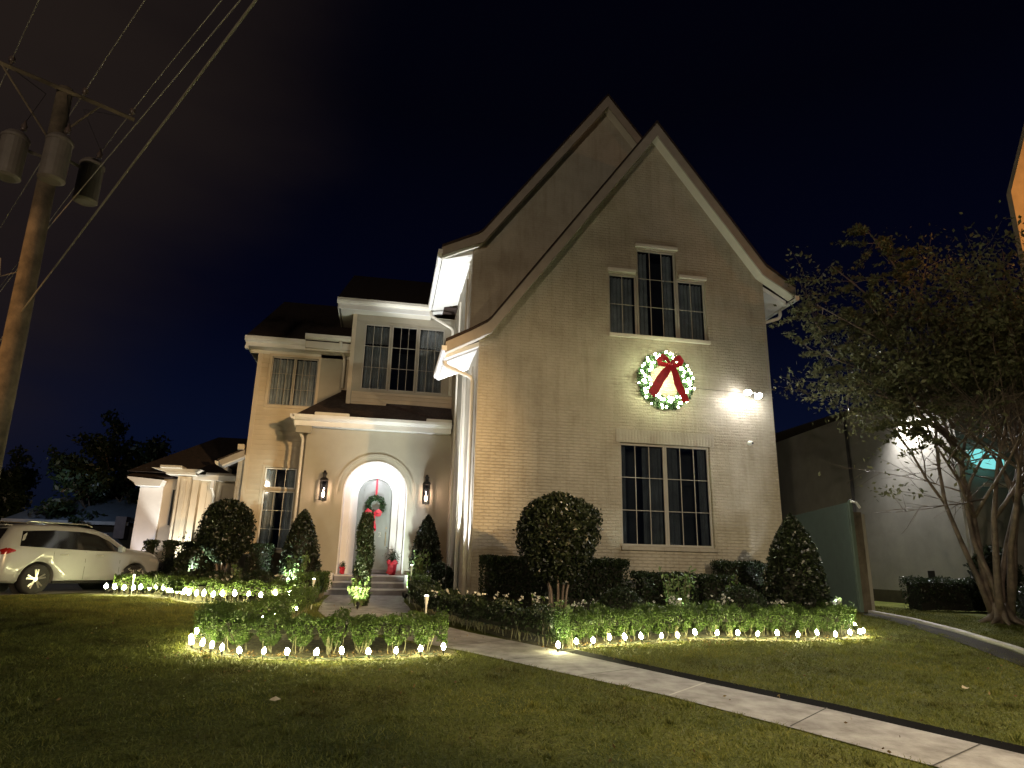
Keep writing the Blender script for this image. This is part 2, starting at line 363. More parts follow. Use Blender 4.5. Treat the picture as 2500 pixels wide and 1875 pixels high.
# fascia boards on the side eaves (behind gutters)
M().box(1.205, 1.234, 15.66, 18.2, 6.0, 6.2).build("fascia", WHITE, house)
M().box(1.121, 1.149, 17.86, 23.1, 9.68, 9.95).build("fascia", WHITE, house)
def downspout(pts, r=.05, mt=TRIM, parent=house, name="downspout"):
    sm = []; P = [Vector(p) for p in pts]
    for i, p in enumerate(P):
        if 0 < i < len(P) - 1:
            a = p + (P[i - 1] - p).normalized() * .12; b = p + (P[i + 1] - p).normalized() * .12
            for k in range(5):
                t = k / 4; sm.append(a * (1 - t) ** 2 + p * 2 * t * (1 - t) + b * t * t)
        else: sm.append(p)
    M().tube(sm, r, 8).build(name, mt, parent, smooth=True)
downspout([(1.25, 16.35, 6.05), (1.25, 16.35, 5.88), (1.98, 16.32, 5.60), (1.98, 16.32, .0)], .055)
downspout([(1.14, 22.4, 9.7), (1.14, 22.4, 9.5), (1.95, 22.35, 9.05), (1.95, 22.35, 6.6)], .055)
downspout([(10.95, 16.4, 8.34), (10.95, 16.4, 8.1), (10.40, 16.5, 7.92), (10.29, 16.6, 7.8), (10.29, 16.6, 0)], .05)
M().tube([(1.96, 18.3, 0.1), (1.96, 18.3, 9.2)], .03, 6).build("conduit", TRIM, house)
# brick details on gable A
M().box(5.69, 8.40, 15.972, 15.999, 4.083, 4.42).build("soldier_course", SOLD, house)
M().box(5.78, 8.34, 15.93, 15.999, 1.40, 1.498).build("sill", BRICK_S, house)
M().box(5.56, 8.46, 15.93, 15.999, 6.93, 7.028).build("sill", TRIM, house, bevel=.008)
for x0, x1, z in ((5.55, 6.36, 8.82), (6.37, 7.62, 9.64), (7.63, 8.46, 8.82)):
    M().box(x0, x1, 15.92, 15.999, z, z + .10).build("window_head", TRIM, house, bevel=.015)
M().box(5.75, 8.3, 15.995, 16.001, -.3, -.25).build("plinth", BRICK_S, house)

def curtain(parent, x0, x1, z0, z1, y, mt, amp=.03, wl=.11):
    mm = M(); n = max(8, int((x1 - x0) / .02)); ph = rnd.random() * 6
    top = []; bot = []
    for i in range(n + 1):
        x = x0 + (x1 - x0) * i / n; d = amp * math.sin(2 * math.pi * x / wl + ph) + amp * .5 * math.sin(2 * math.pi * x / (wl * .43) + 2 * ph)
        top.append((x, y + d, z1)); bot.append((x + .2 * d, y + d * 1.3, z0))
    mm.loft([top, bot], cap=False, close=False); return mm.build("curtain", mt, parent, smooth=True)
def sash(parent, x0, x1, z0, z1, y, cols, rows, fw=.05, curt=None, room=True, bar=.016, name="window", trim=FRAME, drapes=None):
    """one sash: frame mesh with pane, glazing bars, room behind and curtain as sub-parts"""
    f = M(); f.box(x0, x0 + fw, y, y + .06, z0, z1).box(x1 - fw, x1, y, y + .06, z0, z1)
    f.box(x0 + fw, x1 - fw, y + .002, y + .058, z0, z0 + fw).box(x0 + fw, x1 - fw, y + .002, y + .058, z1 - fw, z1)
    w = f.build(name, trim, parent, bevel=.006)
    a, b, c, d = x0 + fw, x1 - fw, z0 + fw, z1 - fw
    M().box(a - .005, b + .005, y + .030, y + .036, c - .005, d + .005).build("pane", GLASS, w)
    g = M()
    for i in range(1, cols): x = a + (b - a) * i / cols; g.box(x - bar / 2, x + bar / 2, y + .012, y + .028, c, d)
    for j in range(1, rows): z = c + (d - c) * j / rows; g.box(a, b, y + .010, y + .026, z - bar / 2, z + bar / 2)
    g.build("glazing_bars", trim, w)
    r = M(); Y0, Y1 = y + .062, y + .75
    r.poly([(a - .04, Y1, c - .04), (b + .04, Y1, c - .04), (b + .04, Y1, d + .04), (a - .04, Y1, d + .04)])
    r.poly([(a - .04, Y0, c - .04), (b + .04, Y0, c - .04), (b + .04, Y1, c - .04), (a - .04, Y1, c - .04)])
    r.poly([(a - .04, Y0, d + .04), (b + .04, Y0, d + .04), (b + .04, Y1, d + .04), (a - .04, Y1, d + .04)])
    for xx in (a - .04, b + .04): r.poly([(xx, Y0, c - .04), (xx, Y1, c - .04), (xx, Y1, d + .04), (xx, Y0, d + .04)])
    r.build("room_behind", DARK, w)
    if curt:
        for (u0, u1, mt) in curt: curtain(w, a + (b - a) * u0, a + (b - a) * u1, c, d, y + .16, mt)
    return w
# lower window: two casements
yA = 16.07
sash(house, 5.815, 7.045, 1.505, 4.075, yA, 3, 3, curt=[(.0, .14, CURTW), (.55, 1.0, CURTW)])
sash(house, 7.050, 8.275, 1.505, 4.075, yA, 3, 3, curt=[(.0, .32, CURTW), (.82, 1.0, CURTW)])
# upper stepped window
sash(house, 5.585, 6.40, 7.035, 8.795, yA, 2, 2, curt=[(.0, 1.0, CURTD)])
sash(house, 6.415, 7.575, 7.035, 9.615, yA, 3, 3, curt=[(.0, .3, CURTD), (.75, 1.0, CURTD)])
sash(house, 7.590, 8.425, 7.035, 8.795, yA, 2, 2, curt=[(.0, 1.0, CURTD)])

# --- entrance block (Y = 22.4)
cx = -.33; hw = 1.0; zs = 3.17; zb = .58
def arch(hw, zs, zb, n=24, c=cx):
    return [(c + hw, zb)] + [(c + hw * math.cos(math.pi * i / n), zs + hw * math.sin(math.pi * i / n)) for i in range(n + 1)] + [(c - hw, zb)]
A1 = arch(hw, zs, -.3)
def cut_wall():   # wall outline with the arch notch open to the ground
    return [(-2.68, -.3), (cx - hw, -.3)] + [(cx + hw * math.cos(math.pi * (1 - i / 28)), zs + hw * math.sin(math.pi * (1 - i / 28))) for i in range(29)] + [(cx + hw, -.3), (2.078, -.3), (2.078, 5.3), (-2.68, 5.3)]
mm = M(); mm.holed(cut_wall(), [], XZ(22.4))
mm.poly([(-2.68, 22.4, -.3), (-2.68, 23.6, -.3), (-2.68, 23.6, 5.3), (-2.68, 22.4, 5.3)])
mm.build("entrance_wall", STUCCO, house)
# raised arch moulding
def arch_band(h0, h1, y0, y1, z0, zc, mt, name, c=cx, n=32, parent=house):
    o = [(c + h1 * math.cos(math.pi * i / n), zc + h1 * math.sin(math.pi * i / n)) for i in range(n + 1)]
    q = [(c + h0 * math.cos(math.pi * i / n), zc + h0 * math.sin(math.pi * i / n)) for i in range(n + 1)]
    o = [(c + h1, z0)] + o + [(c - h1, z0)]; q = [(c + h0, z0)] + q + [(c - h0, z0)]
    mm = M(); b = 0; k = len(o)
    A = [(x, y0, z) for x, z in q]; B = [(x, y0, z) for x, z in o]; Cc = [(x, y1, z) for x, z in o]; D = [(x, y1, z) for x, z in q]
    mm.loft([A, B, Cc, D, A], cap=False, close=False)
    return mm.build(name, mt, parent)
arch_band(hw + .19, hw + .27, 22.36, 22.399, zs - .02, zs, STUCCO, "arch_moulding")
arch_band(hw - .001, hw + .04, 22.37, 22.399, -.1, zs, STUCCO_W, "arch_bead")
# vestibule: white barrel vault, inner arch, door
for (h, y0, y1, mt) in ((hw, 22.4, 22.95, STUCCO_W), (.80, 22.95, 23.25, STUCCO_W)):
    ring = lambda y: [(x, y, z) for x, z in arch(h, zs, .4)]
    M().loft([ring(y0), ring(y1)], cap=False, close=False).build("vault", mt, house)
arch_band(.80, hw + .001, 22.95, 22.96, .4, zs, STUCCO_W, "vault_step")
M().holed([(cx - .9, .4), (cx + .9, .4)] + [(cx + .9 * math.cos(math.pi * i / 20), zs + .9 * math.sin(math.pi * i / 20)) for i in range(21)], [], XZ(23.62)).build("back_wall", STUCCO_W, house)
arch_band(.585, .80, 23.25, 23.262, .55, zs, STUCCO_W, "vault_step")
arch_band(.575, .585, 23.25, 23.6, .55, zs, STUCCO_W, "door_reveal")
DOORM = mat('grey_green_door', (.27, .29, .28), .35, var=.05)
dh = .535; dc = -.315
door = M().holed(arch(dh, 3.27, .74, c=dc), [], XZ(23.5)).build("door", DOORM, house)
arch_band(dh, dh + .05, 23.46, 23.52, .74, 3.27, mat('door_frame', (.30, .32, .30), .4), "frame", c=dc, parent=door)
arch_band(dh - .16, dh - .13, 23.47, 23.50, 2.35, 3.27, DOORM, "moulding", c=dc, parent=door)
for zc, h in ((2.15, .38), (1.1, .55)):
    pm = M()
    for q0, q1, r0, r1 in ((-.36, .36, h / 2 - .03, h / 2), (-.36, .36, -h / 2, -h / 2 + .03), (-.36, -.33, -h / 2, h / 2), (.33, .36, -h / 2, h / 2)):
        pm.box(dc + q0, dc + q1, 23.475, 23.499, zc + r0 - .0, zc + r1 + .0)
    if zc < 2: pm.build("panel_moulding", DOORM, door)
M().box(dc - dh, dc + dh, 23.40, 23.5, .62, .74).build("threshold", RISER, house)
BRASS = mat('brass', (.45, .38, .25), .3, .9)
M().tube([(dc + .42, 23.49, 1.5), (dc + .42, 23.42, 1.5), (dc + .42, 23.42, 1.95), (dc + .42, 23.49, 1.95)], .015, 6).build("handle", BRASS, door)
M().lathe((dc + .42, 23.47, 2.1), [(.03, 0), (.03, .03)], 12, 'Y').build("lock", BRASS, door)
def text(s, loc, size, mt, parent, name, ext=.008, rot=(R(90), 0, 0)):
    cu = bpy.data.curves.new(name, 'FONT'); cu.body = s; cu.size = size; cu.extrude = ext; cu.align_x = 'CENTER'
    tmp = bpy.data.objects.new('tmp', cu); COL.objects.link(tmp)
    bpy.context.view_layer.update()
    me = bpy.data.meshes.new_from_object(tmp.evaluated_get(bpy.context.evaluated_depsgraph_get()))
    bpy.data.objects.remove(tmp); me.transform(Matrix.Translation(loc) @ Matrix.Rotation(rot[2], 4, 'Z') @ Matrix.Rotation(rot[0], 4, 'X'))
    return put(name, me, mt, parent)
for s_, x in (("1", -.57), ("4", -.335), ("2", -.10)):
    text(s_, (x, 23.49, 1.80), .24, mat('silver_number', (.6, .6, .58), .3, .6) if s_ == "1" else bpy.data.materials['silver_number'], door, "house_number")
# landing, steps, cheek walls
M().box(cx - 1.06, cx + 1.06, 22.05, 23.6, -.2, .53).box(cx - 1.06, cx + 1.06, 21.70, 22.05, -.2, .34).box(cx - 1.35, cx + 1.15, 21.35, 21.70, -.2, .15).build("stair_body", RISER, house)
for x0, x1, y0, y1, z in ((cx - 1.08, cx + 1.08, 22.01, 23.6, .53), (cx - 1.08, cx + 1.08, 21.66, 22.03, .34), (cx - 1.37, cx + 1.17, 21.31, 21.68, .15)):
    M().box(x0, x1, y0, y1, z + .001, z + .05).build("tread", STONE, house, bevel=.006)
M().box(cx - 1.28, cx - 1.09, 21.72, 22.38, -.2, .62).build("cheek_wall", STUCCO_W, house)
M().box(cx + 1.09, cx + 1.25, 21.72, 22.38, -.2, .60).build("cheek_wall", STUCCO_W, house)
# entrance roof: fascia, gutter blocks, hipped shingle slope
M().box(-3.0, 2.0, 22.06, 22.6, 5.22, 5.30).build("soffit", WHITE, house)
M().box(-3.02, 2.02, 22.02, 22.06, 5.20, 5.44).build("fascia", WHITE, house)
M().prism([(22.02, 5.36), (21.92, 5.40), (21.88, 5.46), (21.88, 5.55), (21.90, 5.55), (22.02, 5.50)], -3.12, 2.03, 'X').build("gutter", WHITE, house)
M().box(-3.06, -3.02, 22.0, 23.6, 5.20, 5.44).build("fascia", WHITE, house)
M().prism([(-3.06, 5.36), (-3.16, 5.40), (-3.20, 5.46), (-3.20, 5.55), (-3.18, 5.55), (-3.06, 5.50)], 21.88, 23.6).build("gutter", WHITE, house)
M().box(-2.45, -1.34, 21.90, 22.02, 5.551, 5.66).build("gutter_guard", TRIM, house, bevel=.03)
M().box(1.17, 2.03, 21.90, 22.02, 5.551, 5.65).build("gutter_guard", TRIM, house, bevel=.02)
M().loft([[(-3.12, 21.95, 5.50), (2.07, 21.95, 5.50), (2.07, 23.59, 6.72), (-1.83, 23.59, 6.78), (-3.12, 23.59, 5.52)],
          [(-3.12, 21.95, 5.56), (2.07, 21.95, 5.56), (2.07, 23.59, 6.80), (-1.83, 23.59, 6.86), (-3.12, 23.59, 5.58)]]).build("entrance_roof", SHINGLE, house)
M().box(-3.0, -2.5, 22.0, 22.12, 4.96, 5.19).build("bracket", STUCCO, house, bevel=.02)
downspout([(-3.05, 22.1, 5.36), (-3.05, 22.1, 5.2), (-2.78, 22.32, 4.85), (-2.78, 22.32, 0)], .05)

# --- left wing (Y = 23.6)
def lap(x0, x1, z0, z1, y, holes, parent=house, step=.17):
    mm = M(); z = z0
    while z < z1 - .01:
        zt = min(z + step, z1); segs = [(x0, x1)]
        for a, b, c, d in holes:
            if c < zt - .001 and d > z + .001:
                ns = []
                for p, q in segs:
                    if b <= p or a >= q: ns.append((p, q))
                    else:
                        if a > p: ns.append((p, a))
                        if b < q: ns.append((b, q))
                segs = ns
        for p, q in segs:
            mm.poly([(p, y - .036, z), (q, y - .036, z), (q, y - .004, zt), (p, y - .004, zt)])
            mm.poly([(p, y - .036, z), (q, y - .036, z), (q, y - .001, z), (p, y - .001, z)])
        z = zt
    return mm.build("siding", SIDING, parent)
LY = 23.6
WU = (-4.26, -2.68, 6.16, 7.92); WL = (-4.05, -3.02, 1.30, 4.0)
left_wall = M().holed([(-4.71, -.3), (-1.0, -.3), (-1.0, 8.35), (-4.71, 8.35)], [rect(*WU), rect(*WL)], XZ(LY), .15)
left_wall.poly([(-4.71, LY, -.3), (-4.71, 31, -.3), (-4.71, 31, 8.35), (-4.71, LY, 8.35)])
left_wall.build("wing_wall", SIDING, house)
lap(-4.60, -2.60, .0, 8.05, LY, [(WU[0] - .09, WU[1] + .09, WU[2] - .1, WU[3] + .1), (WL[0] - .09, WL[1] + .09, WL[2] - .1, WL[3] + .1)])
M().box(-4.735, -4.60, LY - .035, LY + .1, -.2, 8.1).build("corner_board", SIDING, house)
M().box(-2.60, -1.80, LY - .04, LY - .002, 5.2, 8.12).build("smooth_panel", STUCCO, house)
for (a, b, c, d) in (WU, WL):
    f = M(); f.box(a - .09, a, LY - .05, LY + .02, c - .09, d + .09).box(b, b + .09, LY - .05, LY + .02, c - .09, d + .09)
    f.box(a, b, LY - .048, LY + .018, d, d + .09).box(a, b, LY - .052, LY + .018, c - .09, c); f.build("window_casing", SIDING, house, bevel=.006)
sash(house, WU[0], -3.475, WU[2], WU[3], LY + .03, 3, 3, curt=[(.0, 1, CURT)], fw=.045)
sash(house, -3.465, WU[1], WU[2], WU[3], LY + .03, 3, 3, curt=[(.0, 1, CURT)], fw=.045)
sash(house, WL[0], WL[1], 3.30, 3.99, LY + .03, 3, 1, curt=[(0, .3, CURT), (.7, 1, CURT)], trim=WHITE)
sash(house, WL[0], WL[1], 1.31, 3.22, LY + .03, 3, 3, curt=[(0, .36, CURT), (.66, 1, CURT)], trim=WHITE)
M().box(WL[0], WL[1], LY - .03, LY + .08, 3.221, 3.299).build("transom_bar", SIDING, house)
# eave
M().box(-5.02, -1.56, 23.12, 23.6, 8.10, 8.17).build("soffit", TRIM, house)
M().box(-5.0, -1.56, 23.56, 23.597, 7.98, 8.099).build("frieze_board", TRIM, house)
M().box(-5.05, -3.12, 23.07, 23.12, 8.09, 8.30).build("fascia", WHITE, house)
M().prism([(23.07, 8.22), (22.97, 8.27), (22.94, 8.33), (22.94, 8.42), (22.96, 8.42), (23.07, 8.38)], -5.12, -3.12, 'X').build("gutter", WHITE, house)
M().box(-5.09, -5.05, 23.07, 31, 8.09, 8.38).build("fascia", WHITE, house)
M().box(-3.119, -1.56, 23.0, 23.12, 8.16, 8.42).build("fascia", TRIM, house)
M().prism([(23.0, 8.44), (22.90, 8.48), (22.86, 8.54), (22.86, 8.63), (22.88, 8.63), (23.0, 8.58)], -3.14, -1.56, 'X').build("gutter", TRIM, house)
M().box(-5.1, -5.0, 23.04, 23.2, 7.98, 8.09).build("eave_return", WHITE, house)
downspout([(-1.92, 22.95, 8.46), (-1.92, 22.95, 8.3), (-1.78, 23.5, 8.0), (-1.78, 23.5, 6.9)], .055)
# --- dormer box over the entrance (Y = 22.9)
DY = 22.9
dz0, dz1 = 6.76, 9.19
dorm = M().holed([(-1.55, 6.1), (2.078, 6.1), (2.078, 9.62), (-1.55, 9.62)], [rect(-1.13, 1.72, dz0, dz1)], XZ(DY), .1)
dorm.poly([(-1.55, DY, 6.1), (-1.55, 26, 6.1), (-1.55, 26, 9.62), (-1.55, DY, 9.62)])
dorm.build("dormer_wall", STUCCO, house)
lap(-1.40, 2.07, 6.16, dz0 - .08, DY, [], step=.14)
M().box(-1.57, -1.43, DY - .04, DY + .05, 6.12, 9.5).build("corner_board", SIDING, house)
M().box(-1.42, 2.07, DY - .035, DY - .002, 9.28, 9.52).build("frieze_board", STUCCO, house)
for x0, x1, cc in ((-1.125, -.21, [(0, 1, CURTD)]), (-.17, .745, []), (.785, 1.715, [(0, 1, CURTD)])):
    sash(house, x0, x1, dz0 + .005, dz1 - .005, DY + .01, 3, 3, curt=cc, fw=.05)
for x in (-.205, .75): M().box(x, x + .03, DY - .015, DY + .06, dz0, dz1).build("mullion", STUCCO, house)
M().box(-2.0, 1.16, 22.42, 23.0, 9.50, 9.57).build("soffit", TRIM, house)
M().box(-2.0, -1.55, 23.0, 26, 9.50, 9.57).build("soffit", TRIM, house)
M().box(-2.05, 1.14, 22.38, 22.42, 9.49, 9.72).build("fascia", WHITE, house)
M().prism([(22.38, 9.66), (22.29, 9.70), (22.25, 9.76), (22.25, 9.85), (22.27, 9.85), (22.38, 9.80)], -2.12, 1.12, 'X').build("gutter", TRIM, house)
M().box(-2.09, -2.05, 22.38, 26, 9.49, 9.80).build("fascia", TRIM, house)
# upper roofs
def hip(x0, x1, y0, y1, z, rx0, rx1, ry, rz, t=.07):
    lo = [(x0, y0, z), (x1, y0, z), (x1, y1, z), (x0, y1, z)]
    mm = M(); mm.v = lo + [(rx0, ry, rz), (rx1, ry, rz)]; mm.f = [(0, 1, 5, 4), (1, 2, 5), (2, 3, 4, 5), (3, 0, 4), (3, 2, 1, 0)]
    return mm.build("roof", SHINGLE, house)
hip(-5.10, 2.4, 22.95, 32, 8.40, -4.6, 2.0, 26.6, 11.15)
hip(-2.12, 4.0, 22.3, 34, 9.84, -2.0, 3.9, 27.5, 13.0)
# --- lean-to at the left corner and garage wing
M().holed([(-4.98, -.3), (-4.74, -.3), (-4.74, 4.35), (-4.98, 4.2)], [], XZ(23.75)).poly([(-4.98, 23.75, -.3), (-4.98, 26, -.3), (-4.98, 26, 4.2), (-4.98, 23.75, 4.2)]).build("lean_to_wall", BRICK_S, house)
M().prism([(-5.50, 4.12), (-4.73, 4.50), (-4.73, 4.30), (-5.42, 3.96)], 23.3, 23.36).build("rake_board", FASCIA, house)
M().prism([(-5.42, 4.02), (-4.73, 4.36), (-4.73, 4.28), (-5.38, 3.93)], 23.361, 23.75).build("soffit", WHITE, house)
M().prism([(-5.56, 4.14), (-4.73, 4.56), (-4.73, 4.505), (-5.54, 4.09)], 23.28, 25.9).build("lean_to_roof", SHINGLE, house)
M().prism([(-5.52, 3.95), (-5.60, 4.0), (-5.62, 4.10), (-5.50, 4.08)], 23.3, 25.5).build("gutter", TRIM, house)
M().box(-4.95, -4.74, 23.2, 23.35, 4.50, 4.68).build("flashing_block", SIDING, house, bevel=.02)
GY = 26.0
g = M(); g.box(-7.9, -4.98, GY, 33, -.3, 3.72); g.build("garage_wall", SIDING, house)
for x in (-6.45, -5.95): M().box(x, x + .06, GY - .03, GY - .001, 0, 3.55).build("batten", SIDING, house)
downspout([(-6.15, 25.7, 3.75), (-6.15, 25.7, 3.4), (-6.12, 25.95, 3.2), (-6.12, 25.95, 0)], .045)
M().box(-6.8, -4.99, 25.55, 26.0, 3.70, 3.76).build("soffit", TRIM, house)
M().box(-6.8, -5.35, 25.48, 25.55, 3.68, 3.86).build("gutter", WHITE, house)
M().box(-6.38, -5.3, 25.45, 25.54, 3.861, 3.95).build("gutter_guard", FASCIA, house, bevel=.02)
M().box(-6.2, -6.08, 25.58, 25.7, 3.38, 3.69).build("outlet_pipe", WHITE, house, bevel=.02)
# pilaster with stepped cap
M().box(-7.30, -6.86, 25.5, 26.0, -.3, 3.78).box(-7.16, -6.98, 25.44, 25.499, -.3, 3.70).box(-6.84, -6.62, 25.7, 26.0, -.3, 3.7).build("pilaster", SIDING, house, bevel=.01)
M().box(-7.62, -6.62, 25.14, 26.0, 3.80, 3.86).build("pilaster_cap", TRIM, house, bevel=.01)
M().prism([(-7.60, 3.861), (-6.64, 3.861), (-6.46, 4.0), (-8.1, 4.0)], 25.1, 25.9).build("cornice", TRIM, house)
M().box(-7.80, -7.08, 25.0, 25.6, 4.001, 4.10).build("gutter_guard", TRIM, house, bevel=.02)
M().box(-7.53, -7.48, 25.93, 25.999, 2.08, 3.33).build("slit_window", DARK, house)
# white garage pier to the left with cornice
M().box(-8.62, -7.86, 25.9, 27.4, -.3, 3.40).build("garage_pier", STUCCO_W, house, bevel=.01)
M().prism([(-8.66, 3.40), (-7.86, 3.40), (-7.78, 3.62), (-8.95, 3.70), (-8.95, 3.64), (-8.72, 3.5)], 25.5, 27.4).build("cornice", WHITE, house)
hip(-9.0, -4.75, 25.45, 35, 3.88, -7.2, -4.8, 30, 6.0)
hip(-9.05, -7.5, 25.6, 30, 3.72, -8.0, -7.6, 28, 4.9)

# ================================================================== GROUND
def drape(name, L, Rr, mt, dz, kind='structure', sub=6):
    """strip between two polylines with equal counts, laid dz above the ground"""
    mm = M(); rows = []
    for i in range(len(L) - 1):
        n = max(1, int(max(math.dist(L[i], L[i + 1]), math.dist(Rr[i], Rr[i + 1])) / .5))
        for k in range(n + (i == len(L) - 2)):
            t = k / n; a = [L[i][j] + (L[i + 1][j] - L[i][j]) * t for j in (0, 1)]; b = [Rr[i][j] + (Rr[i + 1][j] - Rr[i][j]) * t for j in (0, 1)]
            row = []
            for q in range(sub + 1):
                s = q / sub; x, y = a[0] + (b[0] - a[0]) * s, a[1] + (b[1] - a[1]) * s; row.append((x, y, gz(x, y) + dz))
            rows.append(row)
    mm.loft(rows, cap=False, close=False); o = mm.build(name, mt, None, smooth=True)
    if kind: o['kind'] = kind
    return o
LAWN = bpy.data.materials.new('lawn'); LAWN.use_nodes = True
t = LAWN.node_tree; p = t.nodes['Principled BSDF']; tcn = N(t, 'ShaderNodeTexCoord')
n1 = N(t, 'ShaderNodeTexNoise', in_Scale=.9, in_Detail=6.0, in_Roughness=.7); n2 = N(t, 'ShaderNodeTexNoise', in_Scale=30.0, in_Detail=5.0)
for n in (n1, n2): t.links.new(tcn.outputs['Object'], n.inputs['Vector'])
r1 = ramp(t, [(.32, (.062, .078, .020)), (.5, (.11, .122, .030)), (.68, (.16, .16, .045))], n1.outputs[0]); r2 = ramp(t, [(.35, (.55, .55, .5)), (.65, (1.1, 1.1, 1))], n2.outputs[0])
mxl = N(t, 'ShaderNodeMix', data_type='RGBA', blend_type='MULTIPLY'); mxl.inputs['Factor'].default_value = 1
t.links.new(r1.outputs[0], mxl.inputs['A']); t.links.new(r2.outputs[0], mxl.inputs['B']); t.links.new(mxl.outputs['Result'], p.inputs['Base Color'])
p.inputs['Roughness'].default_value = .9; p.inputs['Specular IOR Level'].default_value = .1
bp = N(t, 'ShaderNodeBump', in_Strength=.8, in_Distance=.03); t.links.new(n2.outputs[0], bp.inputs['Height']); t.links.new(bp.outputs[0], p.inputs['Normal'])
mm = M(); xs = [-300, -60, -30] + [x for x in range(-20, 31, 2)] + [50, 300]; ys = [-60, -20, -8] + list(range(-4, 41, 2)) + [80, 400]
mm.loft([[(x, y, gz(x, y)) for x in xs] for y in ys], cap=False, close=False)
o = mm.build('ground', LAWN, smooth=False); o['kind'] = 'structure'
# walkway from the steps, curving to the lower right
PL = [(-1.4, 21.3), (-1.35, 18), (-1.2, 15.0), (-.75, 13.1), (.25, 11.45), (1.28, 10.16), (2.2, 8.75), (3.15, 7.34), (3.76, 6.14), (4.29, 4.98), (5.3, 2.6), (7.2, -1.5)]
PR = [(.75, 21.3), (.66, 18), (.72, 15.0), (.98, 13.4), (1.6, 12.0), (2.52, 10.54), (3.2, 9.25), (3.89, 7.95), (4.59, 6.74), (5.19, 5.45), (6.3, 3.0), (8.2, -1.2)]
CONCP = CONC
walk = drape('path', PL, PR, CONC, .012)
# joints in the walkway: narrow gaps, one freshly filled pale
JP = mat('pale_joint', (.55, .53, .50), .8); JD = mat('dark_joint', (.07, .065, .06), .95)
def joint(a, b, w, mt):
    d = Vector((b[0] - a[0], b[1] - a[1])); n = Vector((-d.y, d.x)).normalized() * w / 2
    q = [(a[0] + n.x, a[1] + n.y), (b[0] + n.x, b[1] + n.y), (b[0] - n.x, b[1] - n.y), (a[0] - n.x, a[1] - n.y)]
    o = M().poly([(x, y, gz(x, y) + .017) for x, y in q]).build('path_joint', mt); o['kind'] = 'structure'
joint((3.16, 7.34), (3.88, 7.94), .025, JP)
for a, b in (((1.75, 9.45), (2.85, 9.92)), ((3.80, 6.10), (4.62, 6.72)), ((4.28, 4.98), (5.18, 5.45)), ((-1.3, 17.2), (.66, 17.2)), ((-1.22, 15.6), (.69, 15.6)), ((-.9, 13.6), (.88, 13.9)), ((-.05, 12.0), (1.3, 12.6)), ((.95, 10.5), (2.1, 11.2)), ((2.45, 8.4), (3.42, 8.85))): joint(a, b, .016, JD)
# shadow of the grass edge right of the path, painted as a near-black strip
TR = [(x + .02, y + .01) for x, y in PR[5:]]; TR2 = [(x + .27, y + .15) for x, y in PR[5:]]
drape('shade_strip', TR, TR2, mat('grass_edge_shade', (.006, .005, .004), .98, spec=.05), .006, sub=2)
# beds
bulbs_island = [(-2.6, 11.75), (-2.65, 11.33), (-2.59, 10.76), (-2.46, 10.38), (-2.3, 10.17), (-2.13, 9.98), (-1.95, 9.83), (-1.7, 9.68), (-1.41, 9.62), (-1.09, 9.53), (-0.75, 9.48), (-0.41, 9.51), (-0.06, 9.58), (0.29, 9.65), (0.63, 9.81), (0.95, 9.89)]
bulbs_right = [(2.63, 10.04), (3.02, 10.39), (3.34, 10.59), (3.66, 10.74), (3.96, 10.81), (4.27, 10.91), (4.68, 11.11), (4.97, 11.08), (5.45, 11.40), (5.85, 11.44), (6.26, 11.46), (6.6, 11.4), (6.96, 11.35), (7.26, 11.19), (7.81, 11.44), (8.07, 11.28), (8.57, 11.58), (8.83, 11.66), (8.96, 11.74), (9.37, 12.47)]
bulbs_left = [(x * .928, y * .928) for x, y in [(-7.55, 21.34), (-7.21, 21.06), (-6.97, 21.03), (-6.79, 21.11), (-6.59, 21.2), (-6.53, 21.67), (-6.24, 21.36), (-5.9, 20.8), (-5.59, 20.26), (-5.44, 20.07), (-5.26, 19.77), (-5.07, 19.37), (-4.83, 18.78), (-4.65, 18.52), (-4.43, 18.28), (-4.18, 17.96), (-3.97, 18.03), (-3.78, 18.29), (-3.44, 18.1), (-3.22, 18.48), (-2.83, 18.09), (-2.56, 18.48), (-2.22, 18.39)]]
BEDM = mat('bed_soil', (.095, .085, .035), .95, var=.5, vscale=14, bump=1, bscale=50)
drape('bed_soil', [(-2.7, 11.9), (-2.72, 11.2), (-2.55, 10.35), (-2.2, 9.93), (-1.65, 9.6), (-.75, 9.43), (.2, 9.52), (1.15, 9.85)], [(-1.6, 13.6), (-1.6, 13.2), (-1.5, 12.8), (-1.3, 12.7), (-1.1, 12.6), (-.6, 12.2), (.2, 11.3), (1.15, 10.3)], BEDM, .008)
drape('bed_soil', [(2.50, 9.98), (3.1, 10.35), (4.0, 10.74), (5.5, 11.25), (7.2, 11.1), (8.9, 11.5), (9.4, 12.1), (9.9, 13.2), (10.2, 15.0)], [(.75, 15.9), (1.6, 15.95), (3.0, 15.95), (4.5, 15.95), (6.3, 15.95), (8.0, 15.95), (9.0, 15.95), (9.6, 15.96), (10.0, 15.97)], BEDM, .008)
drape('bed_soil', [(-7.6, 19.9), (-6.2, 19.3), (-5.0, 17.9), (-4.0, 16.4), (-2.9, 16.7), (-1.5, 16.6)], [(-8.0, 25.9), (-6.4, 25.9), (-5.0, 23.5), (-4.0, 23.5), (-2.9, 22.3), (-1.5, 21.9)], BEDM, .009)
drape('bed_soil', [(.80, 21.9), (.80, 18.5), (.85, 16.01)], [(2.07, 21.9), (2.07, 18.5), (2.07, 16.01)], BEDM, .009)
drape('driveway', [(-30, -4), (-14.5, 12), (-8.6, 19.0), (-7.4, 21.4), (-7.6, 25.4), (-8.0, 26.5)], [(-44, 6), (-24, 20), (-15.5, 27), (-13.5, 31), (-13, 33), (-12, 36)], DRIVE, .010, sub=10)
